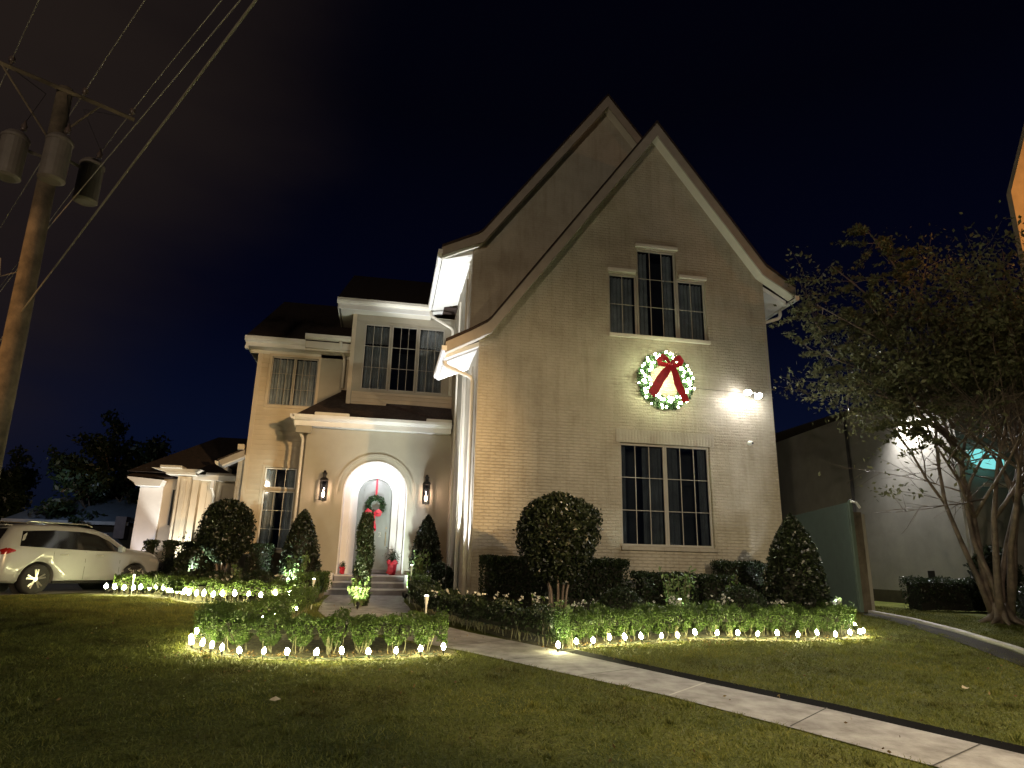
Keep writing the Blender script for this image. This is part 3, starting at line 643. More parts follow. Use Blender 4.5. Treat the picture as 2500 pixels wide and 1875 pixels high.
# neighbour's low kerb and side passage
KP = [(12.45, 15.95), (12.25, 14.3), (11.65, 12.4), (10.75, 10.3), (9.7, 8.3), (8.9, 5.0)]
kb = M(); rings = []
for i, (x, y) in enumerate(KP):
    a = Vector(KP[max(0, i - 1)]); b = Vector(KP[min(len(KP) - 1, i + 1)]); d = (b - a).normalized(); n = Vector((-d.y, d.x)) * .055; z = gz(x, y)
    rings.append([(x - n.x, y - n.y, z - .05), (x - n.x, y - n.y, z + .055), (x - n.x * .8, y - n.y * .8, z + .065), (x + n.x, y + n.y, z + .065), (x + n.x, y + n.y, z - .05)])
kb.loft(rings); o = kb.build('garden_kerb', mat('kerb_concrete', (.46, .44, .42), .85, var=.15)); tag(o, 'low curved pale concrete kerb dividing the two lawns', 'kerb')
drape('passage_paving', [(10.3, 15.98), (10.3, 24)], [(12.15, 15.98), (13.6, 24)], DRIVE, .010)
drape('shade_strip', [(12.35, 16.2), (12.1, 14.3), (11.5, 12.45), (10.62, 10.4), (9.58, 8.4), (8.78, 5.0)], [(11.9, 16.2), (11.65, 14.45), (11.05, 12.7), (10.18, 10.65), (9.16, 8.6), (8.35, 5.0)], KERB_SHADE, .020, sub=2)  # shadow strip at the kerb face, put in as a flat dark sheet
# grass blades as one mesh
def inpoly_strip(x, y):
    return None
NG = 340000
gx = rg.uniform(-9.5, 15, NG * 3); gy = 2.4 + (19.0 - 2.4) * rg.uniform(0, 1, NG * 3) ** 1.5
def side(px, py, poly):   # vectorised point in polygon
    inside = np.zeros(len(px), bool); n = len(poly)
    for i in range(n):
        x0, y0 = poly[i]; x1, y1 = poly[(i + 1) % n]
        c = ((y0 > py) != (y1 > py)) & (px < (x1 - x0) * (py - y0) / (y1 - y0 + 1e-12) + x0); inside ^= c
    return inside
beds = [PL + TR2[::-1] + [q for q in PR[4::-1]],
        [(-2.7, 11.9), (-2.72, 11.2), (-2.55, 10.35), (-2.2, 9.98), (-1.65, 9.65), (-.75, 9.48), (.2, 9.57), (1.1, 9.9), (1.15, 10.3), (.2, 11.3), (-.6, 12.2), (-1.1, 12.6), (-1.6, 13.6)],
        [(2.55, 9.98), (3.1, 10.38), (4.0, 10.78), (5.5, 11.3), (7.2, 11.15), (8.9, 11.55), (9.4, 12.15), (9.9, 13.2), (10.2, 16), (12.1, 16.2), (12.2, 19.2), (.7, 19.2), (.7, 15.0), (.98, 13.4), (1.6, 12.0)],
        [(-7.7, 19.9), (-6.2, 19.3), (-5.0, 17.9), (-4.0, 16.4), (-2.9, 16.7), (-1.4, 16.6), (-1.4, 19.2), (-7.7, 19.2)],
        KP + [(8.55, 5.0), (9.36, 8.5), (10.38, 10.55), (11.25, 12.6), (11.85, 14.4), (12.1, 16.2)],
        [(-30, -4), (-14.5, 12), (-8.6, 19.0), (-7.4, 21.4), (-13, 31), (-44, 6)]]
k = np.ones(len(gx), bool)
jx, jy = gx + rg.normal(0, .03, len(gx)), gy + rg.normal(0, .03, len(gx))
for b in beds: k &= ~side(jx, jy, b)
vis = (gx > -.93 * gy - 1.2) & (gx < 1.12 * gy + 1.5)
k &= vis; gx, gy = gx[k][:NG], gy[k][:NG]; n = len(gx)
h = rg.uniform(.010, .030, n) * (1 + gy * .035); patch = np.sin(gx * 1.7 + np.sin(gy * 1.3) * 2) * np.cos(gy * 2.1 + gx * .6); h *= 1 + .22 * patch
w = rg.uniform(.002, .0045, n) * (1 + gy * .07); an = rg.uniform(0, 2 * np.pi, n); ln = rg.normal(0, .02, (n, 2)) * (1 + gy[:, None] * .02)
tc0 = rg.integers(0, n, 700); ti = np.repeat(tc0, 45); gx = np.concatenate([gx, gx[ti] + rg.normal(0, .028, len(ti))]); gy = np.concatenate([gy, gy[ti] + rg.normal(0, .028, len(ti))])
h = np.concatenate([h, h[ti] * rg.uniform(1.2, 2.3, len(ti))]); w = np.concatenate([w, w[ti] * 1.1]); an = np.concatenate([an, rg.uniform(0, 6.28, len(ti))]); ln = np.concatenate([ln, rg.normal(0, .03, (len(ti), 2))]); n = len(gx)
base = np.stack([gx, gy, -0.041 * np.maximum(0, 16 - gy)], 1); v = np.empty((n, 3, 3), np.float32)
ax = np.stack([np.cos(an) * w, np.sin(an) * w, np.zeros(n)], 1)
v[:, 0] = base - ax; v[:, 1] = base + ax; v[:, 2] = base + np.concatenate([ln, h[:, None]], 1)
me = bpy.data.meshes.new('grass'); me.vertices.add(n * 3); me.loops.add(n * 3); me.polygons.add(n)
me.vertices.foreach_set('co', v.ravel()); me.loops.foreach_set('vertex_index', np.arange(n * 3, dtype=np.int32))
me.polygons.foreach_set('loop_start', np.arange(0, n * 3, 3, dtype=np.int32)); me.polygons.foreach_set('loop_total', np.full(n, 3, np.int32)); me.update(calc_edges=True)
o = put('grass', me, GLEAF); tag(o, 'short green winter lawn around the beds and path', 'grass', kind='stuff')

# ================================================================== PLANTS
def hedge(path, width, h, n, label, lmat, size=.028, group=None, stems=True, z0=.16, wob=.05, core=True, clump=0):
    """clipped hedge along a polyline: leaf shell round a dark core that paints inner shade, bare stems below"""
    P = [Vector(p) for p in path]; seg = [(b - a).length for a, b in zip(P, P[1:])]; Lt = sum(seg)
    c = (P[0] + P[-1]) / 2; t = thing('hedge', (c.x, c.y, gz(c.x, c.y)), label, 'hedge', group)
    s = rg.uniform(0, Lt, n); q = np.zeros((n, 2)); nn = np.zeros((n, 2)); acc = 0
    for i, L in enumerate(seg):
        m_ = (s >= acc) & (s <= acc + L); u = (s[m_] - acc) / L
        q[m_] = np.array(P[i][:2])[None] * (1 - u[:, None]) + np.array(P[i + 1][:2])[None] * u[:, None]
        d = (P[i + 1] - P[i]).normalized(); nn[m_] = (-d.y, d.x); acc += L
    # cross section: biased to the shell
    a = rg.uniform(-1, 1, n); b = rg.uniform(0, 1, n); face = rg.uniform(0, 1, n)
    top = face < .42; sd = (face >= .42) & (face < .9)
    b[top] = 1 - np.abs(rg.normal(0, .07, top.sum())); a[sd] = np.sign(a[sd]) * (1 - np.abs(rg.normal(0, .10, sd.sum())))
    lump = wob * (np.sin(s * 6.1 + a * 2) + .7 * np.sin(s * 13.7 + b * 5)) + rg.normal(0, .014, n)
    lowfr = np.clip(b * 3, .75, 1)
    z = z0 + (h - z0) * b + lump * b; off = a * width / 2 * lowfr + lump * .6 * a
    if clump:
        cc = (np.floor(s / clump) + .5) * clump; kf = .30 + .70 * np.clip(b * 1.25, 0, 1) ** .8; ds = (cc - s) * (1 - kf)
        tg = np.zeros((n, 2)); acc = 0
        for i, L in enumerate(seg):
            m_ = (s >= acc) & (s <= acc + L); tg[m_] = (P[i + 1] - P[i]).normalized()[:]; acc += L
        q = q + tg * ds[:, None]; off = off * kf; z = z + .045 * np.cos(2 * np.pi * (s - cc) / clump) * b + .035 * np.sin(cc * 37.0) * b
    e_ = rg.uniform(0, 1, n) < .05; d0 = (P[1] - P[0]).normalized(); d1 = (P[-1] - P[-2]).normalized()
    for k_ in np.where(e_)[0]:
        if k_ % 2: q[k_] = (P[0][0] - d0.x * .03, P[0][1] - d0.y * .03); nn[k_] = (-d0.y, d0.x)
        else: q[k_] = (P[-1][0] + d1.x * .03, P[-1][1] + d1.y * .03); nn[k_] = (-d1.y, d1.x)
        off[k_] = rnd.uniform(-1, 1) * width / 2
    XY = q + nn * off[:, None]; Z = np.array([gz(x, y) for x, y in XY]) + z
    me = leaves_mesh(np.column_stack([XY, Z]), size, .55, up=np.array([0, 0, .35])); put('foliage', me, lmat, t)
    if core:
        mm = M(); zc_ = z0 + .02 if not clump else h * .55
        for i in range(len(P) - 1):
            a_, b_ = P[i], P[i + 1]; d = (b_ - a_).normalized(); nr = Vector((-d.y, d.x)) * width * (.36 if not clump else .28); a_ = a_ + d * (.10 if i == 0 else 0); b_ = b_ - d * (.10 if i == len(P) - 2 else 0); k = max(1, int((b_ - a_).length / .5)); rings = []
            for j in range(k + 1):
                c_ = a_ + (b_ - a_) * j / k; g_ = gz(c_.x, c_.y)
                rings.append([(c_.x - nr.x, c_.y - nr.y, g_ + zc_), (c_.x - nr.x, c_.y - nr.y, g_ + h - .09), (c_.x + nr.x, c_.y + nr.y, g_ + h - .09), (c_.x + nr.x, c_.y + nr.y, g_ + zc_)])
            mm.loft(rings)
        mm.build('shade_core', CORE_DARK, t)
    if stems:
        mm = M(); k = int(Lt / .055)
        for i in range(k):
            j = rnd.random() * Lt; acc = 0
            if clump: j0 = (math.floor(j / clump) + .5) * clump; j = min(Lt - .01, j0 + (j - j0) * .35)
            for a_, b_, L in zip(P, P[1:], seg):
                if acc + L >= j: break
                acc += L
            u = (j - acc) / L; c_ = a_ + (b_ - a_) * u; d = (b_ - a_).normalized(); nr = Vector((-d.y, d.x)); f = rnd.uniform(-.5, .5) * width * .7
            x, y = c_.x + nr.x * f, c_.y + nr.y * f; g_ = gz(x, y)
            e = (x + rnd.uniform(-.09, .09), y + rnd.uniform(-.09, .09), g_ + z0 + .14)
            mm.tube([(x, y, g_ - .02), ((x + e[0]) / 2 + rnd.uniform(-.02, .02), (y + e[1]) / 2, g_ + z0 * .6), e], [.007, .005, .003], 4)
        mm.build('stems', STEM, t)
    return t
CORE_DARK = mat('dark_core', (.014, .014, .008), .95, var=.4, vscale=25, bump=.8, bscale=60)  # near-black fill that paints the shade deep inside the foliage
HG = 'low clipped hedges edging the beds'
hedge([(-2.35, 10.55), (-1.9, 10.25), (-1.3, 10.1), (-.4, 10.0), (.3, 10.08), (.92, 10.3)], .42, .46, 26000, 'low clipped box hedge in front of the columnar shrub, curving behind the nearest bulbs', L_BOX, group=HG, clump=.42, size=.0175, z0=.1)
hedge([(-2.35, 10.75), (-2.15, 11.6), (-1.75, 12.4), (-1.52, 13.6), (-1.42, 15.1)], .40, .44, 14000, 'short hedge arm running back from the rounded left end of the front bed', L_BOX, group=HG, clump=.40, size=.018, z0=.1)
hedge([(2.78, 10.55), (3.3, 10.95), (4.1, 11.28), (5.4, 11.75), (7.0, 11.8), (8.4, 11.9), (9.0, 12.3)], .46, .46, 46000, 'long low box hedge below the big ground-floor window, lit by the bulbs in front', L_BOX, group=HG, clump=.30, size=.0175, z0=.08)
hedge([(2.72, 10.6), (1.75, 12.45), (1.05, 14.6), (.98, 16.6)], .48, .50, 15000, 'dark low hedge on the right side of the walkway', L_DARK, group=HG)
hedge([(-6.9, 20.1), (-6.1, 20.35), (-5.4, 19.7), (-4.7, 18.3), (-3.9, 17.25), (-2.9, 17.3), (-1.75, 17.45)], .55, .44, 17000, 'low wavy hedge behind the far row of bulbs by the parked car', L_BOX, group=HG)
hedge([(-1.72, 17.2), (-1.60, 19.6), (-1.75, 21.1)], .45, .62, 6000, 'low hedge at the left edge of the walkway near the steps', L_BOX, group=HG)
hedge([(1.02, 17.3), (1.02, 19.6), (1.1, 20.8)], .45, .62, 6000, 'low hedge at the right edge of the walkway near the steps', L_BOX, group=HG)
BG = 'dark square-clipped hedges against the house'
def block(x0, x1, y0, y1, h, n, label, lm=None, group=BG): return hedge([(x0, (y0 + y1) / 2), (x1, (y0 + y1) / 2)], y1 - y0, h, n, label, lm or L_DARK, size=.03, group=group, stems=False, z0=.02, wob=.015)
block(2.25, 5.55, 14.9, 15.6, 1.19, 20000, 'tall dark box hedge behind the lollipop shrub with stems')
block(5.7, 7.1, 14.6, 15.2, .92, 7000, 'lower dark hedge below the big window')
block(7.15, 7.9, 14.5, 15.0, .90, 3500, 'short dark hedge under the right corner of the big window')
block(7.95, 9.1, 15.0, 15.6, 1.20, 6000, 'tall dark hedge behind the cone at the right corner')
block(-3.95, -3.25, 21.6, 22.2, 1.42, 4500, 'dark clipped cube under the tall ground-floor window')
block(-6.05, -5.6, 22.6, 23.0, 1.45, 2500, 'dark clipped cube beside the lit pilaster')
block(-6.7, -6.3, 22.9, 23.3, 1.48, 2200, 'dark clipped cube left of the lit pilaster')
block(-7.3, -6.95, 23.0, 23.4, 1.48, 2000, 'dark clipped cube in front of the white garage pier')

def shrub(name, label, c, fn, n, lmat, size=.04, cat='shrub', group=None, core=.82, aspect=.5, shell=.16, up=None, stems=None):
    """fn(theta, t) -> radius at relative height t (0..1); c = (x, y, z0, z1)"""
    x, y, z0, z1 = c; g_ = gz(x, y); t = thing(name, (x, y, g_), label, cat, group)
    tt = rg.uniform(0, 1, n) ** (.72 if name == 'lollipop_shrub' else 1); th = rg.uniform(0, 2 * np.pi, n)
    sd0 = (x * 7.3 + y * 3.1) % 6
    lum = 1 + .06 * np.sin(3 * th + 5 * tt + sd0) + .05 * np.sin(7 * th - 9 * tt + sd0) + .035 * np.sin(17 * th + 13 * tt) + rg.normal(0, .03, n) + (rg.uniform(0, 1, n) < .03) * rg.uniform(0, .16, n)
    r = np.array([fn(a, b) for a, b in zip(th, tt)]) * lum; r = np.maximum(r, 0.0)
    rr = r * (1 - np.abs(rg.normal(0, shell, n))); capn = rg.uniform(0, 1, n) < .12
    rr[capn] = r[capn] * np.sqrt(rg.uniform(0, 1, capn.sum()))
    P = np.column_stack([x + rr * np.cos(th), y + rr * np.sin(th), g_ + z0 + (z1 - z0) * tt + rg.normal(0, .02, n)])
    put('foliage', leaves_mesh(P, size, aspect, up=up), lmat, t)
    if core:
        mm = M(); mm.lathe((x, y, g_ + z0), [(max(.01, fn(0, k / 12) * core), (z1 - z0) * (.03 + .94 * k / 12)) for k in range(13)], 14); mm.build('shade_core', CORE_DARK, t)
    if stems:
        mm = M(); k, r0, r1, rad = stems
        for i in range(k):
            a = 2 * math.pi * i / k + rnd.uniform(-.3, .3); b = rnd.uniform(.7, 1.1)
            p0 = Vector((x + r0 * math.cos(a), y + r0 * math.sin(a), g_ - .03)); p1 = Vector((x + r1 * b * math.cos(a), y + r1 * b * math.sin(a), g_ + z0 + (z1 - z0) * .32)); mid = (p0 + p1) / 2 + Vector((-(p1.x - p0.x) * .18, -(p1.y - p0.y) * .18, 0))
            mm.tube([p0, mid, p1, p1 + Vector((.12 * math.cos(a), .12 * math.sin(a), .4))], [rad, rad * .85, rad * .65, rad * .3], 7)
            q = mid + (p1 - mid) * .4; mm.tube([q, q + Vector((rnd.uniform(-.2, .2), rnd.uniform(-.2, .2), .4))], [rad * .5, rad * .25], 5)
        mm.build('stem_cluster', BARKP, t, smooth=True)
    return t
def ball(th, t): return math.sqrt(max(0, 1 - (2 * t - 1) ** 2))
shrub('lollipop_shrub', 'large glossy lollipop-shaped shrub on several bare stems in front of the brick gable', (3.36, 12.85, .80, 2.48), lambda a, t: .80 * (np.interp(t, [0, .12, .3, .5, .65, .8, .92, 1], [.36, .58, .84, .98, 1.0, .90, .62, .12])), 15000, L_LIG, .042, stems=(9, .10, .36, .026), core=.66)
shrub('cone_shrub', 'tall dark glossy cone-shaped shrub at the right corner of the house', (8.33, 12.75, .25, 2.22), lambda a, t: .60 * (1 - t ** 2.3) ** .75 * (.86 + .14 * min(1, t * 5)), 13000, L_LIG, .045, core=.85)
shrub('cone_shrub', 'dark cone-shaped shrub left of the entrance arch under the lantern', (-2.33, 21.0, .2, 2.42), lambda a, t: .60 * (1 - t ** 2) ** .7, 8000, L_LIG, .05, core=.85)
shrub('cone_shrub', 'dark cone-shaped shrub right of the entrance arch', (1.33, 20.6, .4, 2.36), lambda a, t: .48 * (1 - t ** 2) ** .7, 7000, L_LIG, .05, core=.85)
shrub('round_shrub', 'dark rounded shrub at the base of the house side wall', (1.62, 19.2, .0, .98), lambda a, t: .50 * ball(a, .25 + .75 * t), 4500, L_DARK, .04)
shrub('column_shrub', 'slim dark columnar shrub beside the walkway in front of the door', (-.38, 16.2, -.02, 2.08), lambda a, t: .185 * (1 - (t - .5) ** 4 * 6) + .03 * math.sin(a * 3 + t * 14), 6500, L_DARK, .035, core=.6, up=np.array([0, 0, 1.4]))
shrub('bulb_shrub', 'big loose glossy shrub brightly lit from below left of the tall window', (-4.66, 21.8, .85, 2.70), lambda a, t: .78 * ball(a, t) ** .85, 12000, L_LIG, .05, stems=(5, .08, .3, .03), core=.66)
shrub('spreading_shrub', 'low spreading glossy shrub beside the dark cube left of the lit round shrub', (-5.45, 21.7, .1, 1.25), lambda a, t: .60 * ball(a, .2 + .8 * t), 5000, L_LIG, .05, core=.7)
DG = 'low domed shrubs in the right bed'
shrub('dome_shrub', 'low dark dome-shaped shrub right of the lollipop shrub stems', (4.66, 12.95, .1, .72), lambda a, t: .50 * ball(a, .42 + .58 * t), 5500, L_DARK, .025, group=DG)
shrub('dome_shrub', 'low dark dome-shaped shrub left of the right corner cone', (7.1, 12.75, .1, .80), lambda a, t: .54 * ball(a, .42 + .58 * t), 5500, L_DARK, .025, group=DG)
SG = 'mounded shrubs in the left bed'
for x, y, r_, h in ((-4.3, 19.9, .62, .62), (-5.35, 20.3, .5, .6), (-3.2, 19.8, .6, .66), (-6.35, 21.4, .55, .55)):
    shrub('mound_shrub', {-4.3: 'dark mounded shrub in the middle of the left bed', -5.35: 'dark mounded shrub behind the bulbs below the lit round shrub', -3.2: 'dark mounded shrub in front of the dark cube below the tall window', -6.35: 'dark mounded shrub nearest the parked car'}[x], (x, y, .05, h), lambda a, t, r_=r_: r_ * ball(a, .35 + .65 * t), 3200, L_DARK, .035, group=SG)
def loose(label, x, y, h, r_, n, lm=L_PALE, size=.05, name='leafy_plant', group='lit leafy plants', flowers=0):
    g_ = gz(x, y); t = thing(name, (x, y, g_), label, 'plant', group); k = max(6, n // 28); mm = M(); P = []
    for i in range(k):
        a = rnd.uniform(0, 6.28); q = rnd.uniform(.2, 1) * r_; hh = h * rnd.uniform(.6, 1.05); top = Vector((x + q * math.cos(a), y + q * math.sin(a), g_ + hh)); b0 = Vector((x + q * .3 * math.cos(a), y + q * .3 * math.sin(a), g_))
        mm.tube([b0, (b0 + top) / 2 + Vector((rnd.uniform(-.03, .03), rnd.uniform(-.03, .03), 0)), top], [.008, .006, .003], 4)
        for j in range(28):
            f = rnd.uniform(.2, 1.05); c_ = b0 + (top - b0) * f; P.append((c_.x + rnd.gauss(0, .045), c_.y + rnd.gauss(0, .045), c_.z + rnd.gauss(0, .02)))
    put('foliage', leaves_mesh(np.array(P), size, .45, up=np.array([0, 0, .6])), lm, t); mm.build('stems', STEM, t)
    if flowers:
        Q = []
        for i in range(flowers):
            a = rnd.uniform(0, 6.28); q = rnd.uniform(0, 1) * r_; c_ = (x + q * math.cos(a), y + q * math.sin(a), g_ + h * rnd.uniform(.85, 1.1))
            for j in range(9): Q.append((c_[0] + rnd.gauss(0, .014), c_[1] + rnd.gauss(0, .014), c_[2] + rnd.gauss(0, .012)))
        put('petals', leaves_mesh(np.array(Q), .017, .8), PETAL, t)
    return t
loose('bright yellow-green plant lit at the foot of the columnar shrub', -.42, 15.95, .62, .22, 420)
loose('bright green plant standing at the near corner of the long right hedge', 2.86, 10.75, .62, .20, 260, size=.035)
loose('leafy lit shrub below the middle of the big window', 6.30, 13.9, 1.02, .38, 520)
loose('low lit plant beside the garden light below the big window', 6.1, 12.9, .52, .36, 380)
loose('lit plant between the left dome and the window bed', 5.15, 12.75, .42, .12, 120, size=.035)
loose('lit plant at the left foot of the right dome shrub', 6.62, 12.45, .52, .14, 140, size=.035)
loose('sparse leggy plant right of the big window bed', 7.62, 13.95, 1.0, .16, 110, L_BOX, .05)
loose('pale lit plants at the right foot of the corner cone', 9.0, 12.85, .62, .34, 460)
loose('lit climbing plant at the foot of the cone right of the arch', 1.15, 19.95, 1.25, .26, 520, size=.06)
loose('lit plant at the foot of the cone left of the arch', -2.35, 20.2, 1.1, .36, 620, size=.06)
loose('small lit plant under the tall window beside the corner streak', -4.05, 20.9, .8, .26, 240, size=.05)
loose('thin lit bush in front of the pilaster', -6.55, 24.4, 1.7, .26, 360, size=.05)
loose('pale lit flowers near the front of the parked car', -6.75, 20.75, .62, .3, 160, size=.05, flowers=10)
FG = 'white bedding flowers'
flower_spots = [(-3.9, 18.3, 'left bed behind the wavy hedge'), (-2.4, 18.5, 'left bed near the walkway'), (-1.72, 20.3, 'left bed beside the steps'), (1.35, 13.8, 'dark bed right of the walkway'), (2.0, 12.6, 'bed behind the path hedge'),
                (2.7, 11.75, 'bed left of the lollipop shrub'), (3.6, 12.0, 'foot of the lollipop shrub'), (5.5, 12.4, 'bed between the dome shrubs'), (6.5, 12.35, 'bed below the right dome'), (7.7, 12.35, 'bed left of the corner cone'), (8.6, 12.35, 'bed below the corner cone'), (1.3, 18.0, 'bed right of the walkway by the side wall')]
for i, (x, y, d) in enumerate(flower_spots):
    loose('patch of small white flowers in the ' + d, x, y, .52 + .05 * (i % 3), .42, 190, L_BOX, .035, 'flower_patch', FG, 12)

# ================================================================== STAKE BULBS
BULB = glow('warm_bulb', (1.0, .94, .46), 210)
def make_bulb(x, y, label, group, s=1.0, h=.06):
    z = gz(x, y); t = thing('stake_bulb', (x, y, z), label, 'light', group)
    M().tube([(0, 0, -.05), (0, 0, h)], .006, 5).lathe((0, 0, h - .01), [(.013, 0), (.016, .02), (.016, .045), (.014, .05)], 8).build('stake', BLACK, t, local=True)
    M().lathe((0, 0, h + .036), [(.012, 0), (.030 * s, .022 * s), (.034 * s, .045 * s), (.028 * s, .07 * s), (.015 * s, .092 * s), (.003, .105 * s)], 10).build('bulb', BULB, t, smooth=True, local=True)
    return t
def copy_tree(o, loc, label=None, group=None, rz=None):
    r_ = o.copy(); COL.objects.link(r_); r_.location = loc
    if rz is not None: r_.rotation_euler[2] = rz
    if label: r_['label'] = label
    if group: r_['group'] = group
    for ch in o.children:
        c_ = ch.copy(); COL.objects.link(c_); c_.parent = r_
        for g2 in ch.children:
            d_ = g2.copy(); COL.objects.link(d_); d_.parent = c_
    return r_
for pts, lab, grp, s_ in ((bulbs_island, 'glowing pear-shaped bulb on a short stake along the rounded front bed', 'stake bulbs round the front bed', .86),
                          (bulbs_right, 'glowing pear-shaped bulb on a short stake along the long right hedge', 'stake bulbs along the right hedge', .92), (bulbs_left, 'glowing round bulb on a stake in the far row by the parked car', 'stake bulbs along the far left hedge', 1.25)):
    b0 = None
    for x, y in pts:
        if b0 is None: b0 = make_bulb(x, y, lab, grp, s_, .035 if s_ < 1 else .12)
        else:
            q_ = copy_tree(b0, (x, y, gz(x, y))); q_.rotation_euler = (rnd.uniform(-.16, .16), rnd.uniform(-.16, .16), rnd.uniform(0, 6)); f_ = rnd.uniform(.9, 1.12); q_.scale = (f_, f_, rnd.uniform(.85, 1.1))
    cab = []
    for (x, y), (x2, y2) in zip(pts, pts[1:]):
        for k_ in range(4):
            u_ = k_ / 4; xx, yy = x + (x2 - x) * u_ + rnd.gauss(0, .012), y + (y2 - y) * u_ + rnd.gauss(0, .02) + .02; cab.append((xx, yy, gz(xx, yy) + (.05 if k_ == 0 else .022)))
    tag(M().tube(cab, .006, 5).build('light_cord', mat('green_cord', (.01, .03, .012), .6)), lab.replace('glowing pear-shaped bulb on a short stake', 'thin green light cord joining the bulbs').replace('glowing round bulb on a stake in', 'thin green light cord joining the bulbs of'), 'cord')
for x, y, z, l in ((-1.75, 11.5, .30, 'small bulb glowing inside the short hedge arm, nearest the bulbs'), (-1.62, 11.88, .31, 'small bulb glowing in the middle of the short hedge arm'), (-1.41, 12.93, .34, 'small bulb glowing at the back end of the short hedge arm')):
    make_bulb(x, y, l, None, .5, .22)
# white stake path lights
PLM = mat('white_plastic', (.75, .76, .68), .4); PLG = glow('path_light_glow', (.95, 1, .72), 10)
for x, y, h, l in ((-1.38, 15.4, .62, 'white trumpet-shaped garden light on a stake at the end of the left hedge'), (.72, 10.6, .72, 'white trumpet-shaped garden light rising from the right end of the front hedge'), (.78, 17.6, .92, 'tall white trumpet-shaped garden light beside the lit climbing plant'),
                   (5.72, 12.6, .55, 'white garden light stake below the big window'), (-6.4, 19.9, .5, 'white garden light stake near the parked car')):
    z = gz(x, y); t = thing('garden_light', (x, y, z), l, 'garden light', 'white stake garden lights')
    M().lathe((x, y, z), [(.012, 0), (.015, h * .8), (.032, h - .04), (.036, h - .012), (.036, h)], 12).build('stake', PLM, t, smooth=True)
    M().lathe((x, y, z + h + .001), [(.032, 0), (.032, .010), (.01, .018)], 12).build('lens', PLG, t)
    point('garden_glow', (x, y, z + h + .06), .9, (.9, 1, .62), .03, t)
# ---- ground spotlights (uplights)
def uplight(x, y, target, power, color, angle, label, z=.12, blend=.5, size=.03):
    g_ = gz(x, y); t = thing('ground_spotlight', (x, y, g_), label, 'spotlight', 'black ground spotlights in the beds')
    d = (Vector(target) - Vector((x, y, g_ + z))).normalized(); c = Vector((x, y, g_ + z))
    M().tube([c - d * .10, c - d * .02, c + d * .03], [.028, .038, .042], 10).tube([(x, y, g_ - .05), tuple(c - d * .06)], .008, 5).build('housing', BLACK, t)
    spot('uplight', tuple(c + d * .045), target, power, color, angle, blend, size, t)
COOL = (.86, 1.0, .88); CW = (.93, .97, 1.0); YG = (.95, 1.0, .62)
uplight(1.25, 16.9, (1.95, 16.9, 5.0), 2000, (.97, .97, 1.0), 60, 'ground spotlight under the lower eave of the side wall')
uplight(1.72, 18.35, (1.55, 20.2, 9.9), 4200, (.98, 1.0, .96), 40, 'ground spotlight under the high eave of the side wall', z=.9)
uplight(.7, 20.1, (.3, 22.4, 5.0), 420, (.95, .97, 1.0), 60, 'ground spotlight shining at the wall above the arch')
uplight(.75, 19.3, (1.25, 20.3, 1.2), 800, COOL, 95, 'ground spotlight at the cone right of the arch')
uplight(-2.45, 19.6, (-2.35, 20.9, .7), 650, COOL, 72, 'ground spotlight at the cone left of the arch')
uplight(-4.9, 23.15, (-4.95, 23.6, 2.4), 130, CW, 34, 'ground spotlight at the left corner of the wing')
uplight(-5.45, 20.85, (-4.95, 21.8, 1.1), 650, COOL, 52, 'ground spotlight under the big lit round shrub', z=.6)
uplight(5.32, 12.85, (4.9, 12.95, .45), 14, COOL, 90, 'ground spotlight right of the left dome shrub', z=.08)
uplight(-6.6, 24.9, (-7.1, 25.5, 2.4), 700, (1, .98, .86), 50, 'ground spotlight at the pilaster')
uplight(-.42, 15.35, (-.4, 16.1, .8), 170, YG, 80, 'ground spotlight at the columnar shrub')
uplight(2.72, 10.25, (2.95, 10.9, .6), 30, YG, 70, 'ground spotlight at the near corner of the long hedge', z=.05)
uplight(5.9, 12.7, (6.75, 16.0, 2.2), 330, COOL, 46, 'ground spotlight below the big window')
uplight(9.05, 14.3, (8.85, 16.0, 2.4), 60, CW, 46, 'ground spotlight behind the corner cone', z=.2)
uplight(-8.15, 24.9, (-8.0, 25.9, 2.6), 90, (.95, .93, 1), 60, 'ground spotlight at the white garage pier')
uplight(7.45, 13.6, (8.72, 16.0, 2.9), 75, CW, 24, 'ground spotlight crossing the wall right of the big window', z=.25, blend=.8)
uplight(9.15, 12.2, (8.6, 12.7, 1.2), 300, CW, 90, 'ground spotlight right of the corner cone')
uplight(-7.0, 20.1, (-6.7, 20.8, .6), 40, COOL, 90, 'ground spotlight near the parked car')

